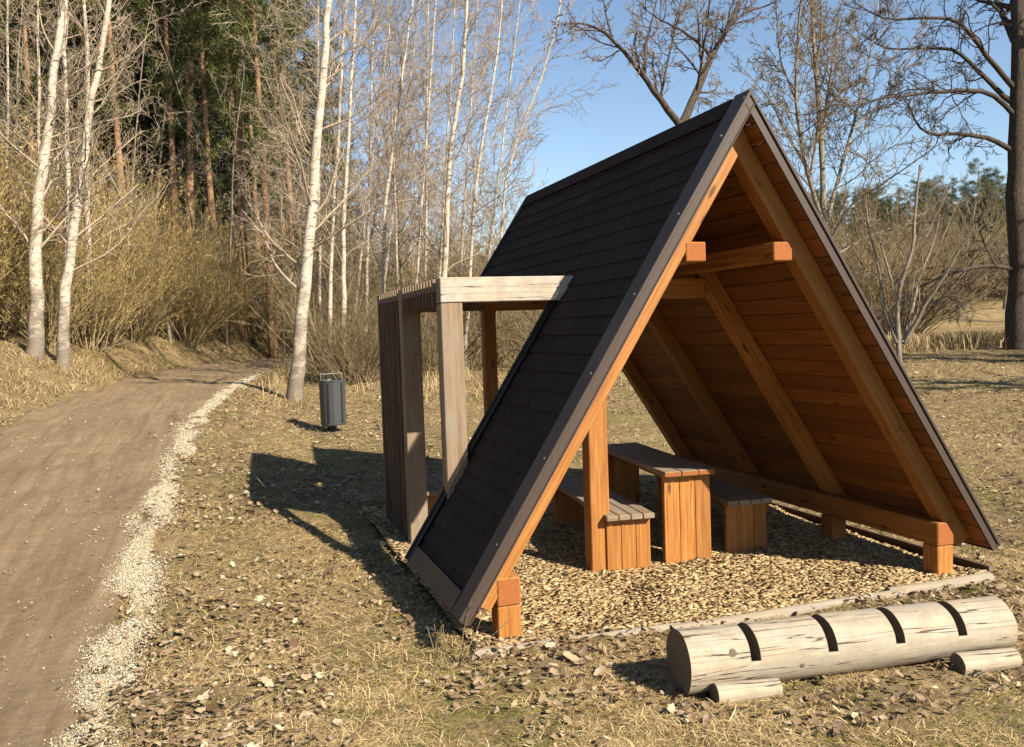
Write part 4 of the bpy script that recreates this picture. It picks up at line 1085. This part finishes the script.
# more bare trees standing about the field to the right and beside it (their shadows streak the grass)
LO, GO = 'bare grey tree standing at the side of the field', 'bare trees round the field'
for (ox, oy, hh) in [(15, 1.5, 11), (19, 4.5, 13), (23, 8.0, 12), (27, 10.5, 13), (31, 14, 12), (22, 3.5, 13)]:
    g = np.array([ox, oy, float(terrain(ox, oy))]); tr = grow(g - np.array([0, 0, .2]), (rng.normal(0, .05), rng.normal(0, .05), 1), hh, .30, 16, .05, .02, .2)
    lv = ramify([tr], [dict(n=26, t0=.2, len=.38, ang=.85, wig=.14, trop=.06, seg=7, rr=.5, rmin=.015), dict(n=7, t0=.2, len=.45, ang=.7, wig=.16, trop=.02, seg=5, rr=.5, rmin=.008), dict(n=3, t0=.2, len=.5, ang=.7, wig=.16, trop=0, seg=4, rr=.6, rmin=.006)], [])
    put_tree('bare_tree', LO, 'tree', g, [tr], lv, M_greybark, M_twig, (10, 4, 3, 3), GO)
LT, GT = 'bare leafless tree in the far hedge line beyond the field', 'bare trees in the far hedge line'
first = None
for k, (u, D) in enumerate([(850, 62), (872, 70), (900, 66), (935, 72), (960, 64), (985, 76), (780, 66), (640, 60), (610, 72), (590, 55), (840, 52), (1005, 70), (570, 62), (1040, 60), (905, 58)]):
    p = ground_at(u, D); s = rng.uniform(.75, 1.1)
    if first is None:
        tr = grow(p - np.array([0, 0, .2]), (0, 0, 1), 11, .16, 14, .05, .02, .15)
        lv = ramify([tr], [dict(n=24, t0=.15, len=.38, ang=.75, wig=.14, trop=.06, seg=6, rr=.5, rmin=.02), dict(n=8, t0=.2, len=.45, ang=.7, wig=.16, trop=.02, seg=5, rr=.5, rmin=.013), dict(n=4, t0=.2, len=.5, ang=.7, wig=.16, trop=0, seg=3, rr=.6, rmin=.01)], [])
        first = put_tree('bare_tree', LT, 'tree', p, [tr], lv, M_greybark, M_twig, (8, 4, 3, 3), GT)
    else: dup(first, tuple(p), rng.uniform(0, 6.3), (s, s, s))

# dry weed stalks by the left roof corner
def weed(u, v, h, n, label):
    g = march(u, v); S = []
    for _ in range(n):
        a = rng.uniform(0, 6.3); S.append(grow(g + np.array([math.cos(a), math.sin(a), 0]) * .03 - np.array([0, 0, .02]), (math.cos(a) * .45, math.sin(a) * .45, 1), h * rng.uniform(.5, 1.1), .004, 7, .10, 0, .5))
    lv = ramify(S, [dict(n=3, t0=.3, len=.3, ang=.7, wig=.15, trop=.03, seg=4, rr=.7, rmin=.002)], [])
    V, Fq = tubes(S, 5); V2, F2 = tubes(lv[0], 4)
    me = np_mesh('weed_stalk', np.concatenate([V, V2]) - g, np.concatenate([Fq, F2 + len(V)]), M_brown_twig, smooth=True)
    o = link('weed_stalk', me); o.location = tuple(g); tag(o, label, 'weed')
weed(455, 668, .42, 7, 'dry brown weed stalks standing before the lower left roof corner')
weed(436, 655, .3, 4, 'few thin dry stalks left of the lower left roof corner')
weed(566, 655, .3, 3, 'thin dry stalk leaning over the front edging pole')
weed(294, 512, .5, 1, 'single thin dry stem in the shadow of the porch')

# ------------------------------------------------------------------ light, sky, camera
sun_vec = Vector((0.69, -1.26, 1.0)).normalized()
sd_ = bpy.data.lights.new('sun', 'SUN'); sd_.energy = 5.0; sd_.angle = math.radians(0.53); sd_.color = (1.0, 0.90, 0.75)
so = bpy.data.objects.new('sun', sd_); COL.objects.link(so); so.rotation_euler = sun_vec.to_track_quat('Z', 'Y').to_euler(); so.location = (8, -20, 14)
wld = bpy.data.worlds.new('World'); scene.world = wld; wld.use_nodes = True
nt = wld.node_tree; bg = nt.nodes['Background']; sky = nt.nodes.new('ShaderNodeTexSky'); sky.sky_type = 'NISHITA'; sky.sun_disc = False
sky.sun_elevation = math.asin(sun_vec.z); sky.sun_rotation = math.atan2(sun_vec.x, sun_vec.y)
sky.air_density = 1.0; sky.dust_density = 0.0; sky.ozone_density = 1.5
nt.links.new(sky.outputs[0], bg.inputs[0]); bg.inputs[1].default_value = 0.07

cd = bpy.data.cameras.new('camera'); cam = bpy.data.objects.new('camera', cd); COL.objects.link(cam)
cd.sensor_fit = 'HORIZONTAL'; cd.sensor_width = 36; cd.lens = 36 * FPX / 1024; cd.clip_start = 0.05; cd.clip_end = 2000
Mx = Matrix(((RR[0], UU[0], -F[0], CX), (RR[1], UU[1], -F[1], CY), (RR[2], UU[2], -F[2], CZ), (0, 0, 0, 1)))
cam.matrix_world = Mx; scene.camera = cam
vs = scene.view_settings; vs.view_transform = 'Standard'; vs.look = 'None'; vs.exposure = 1.27; vs.gamma = 1.0; vs.use_curve_mapping = False
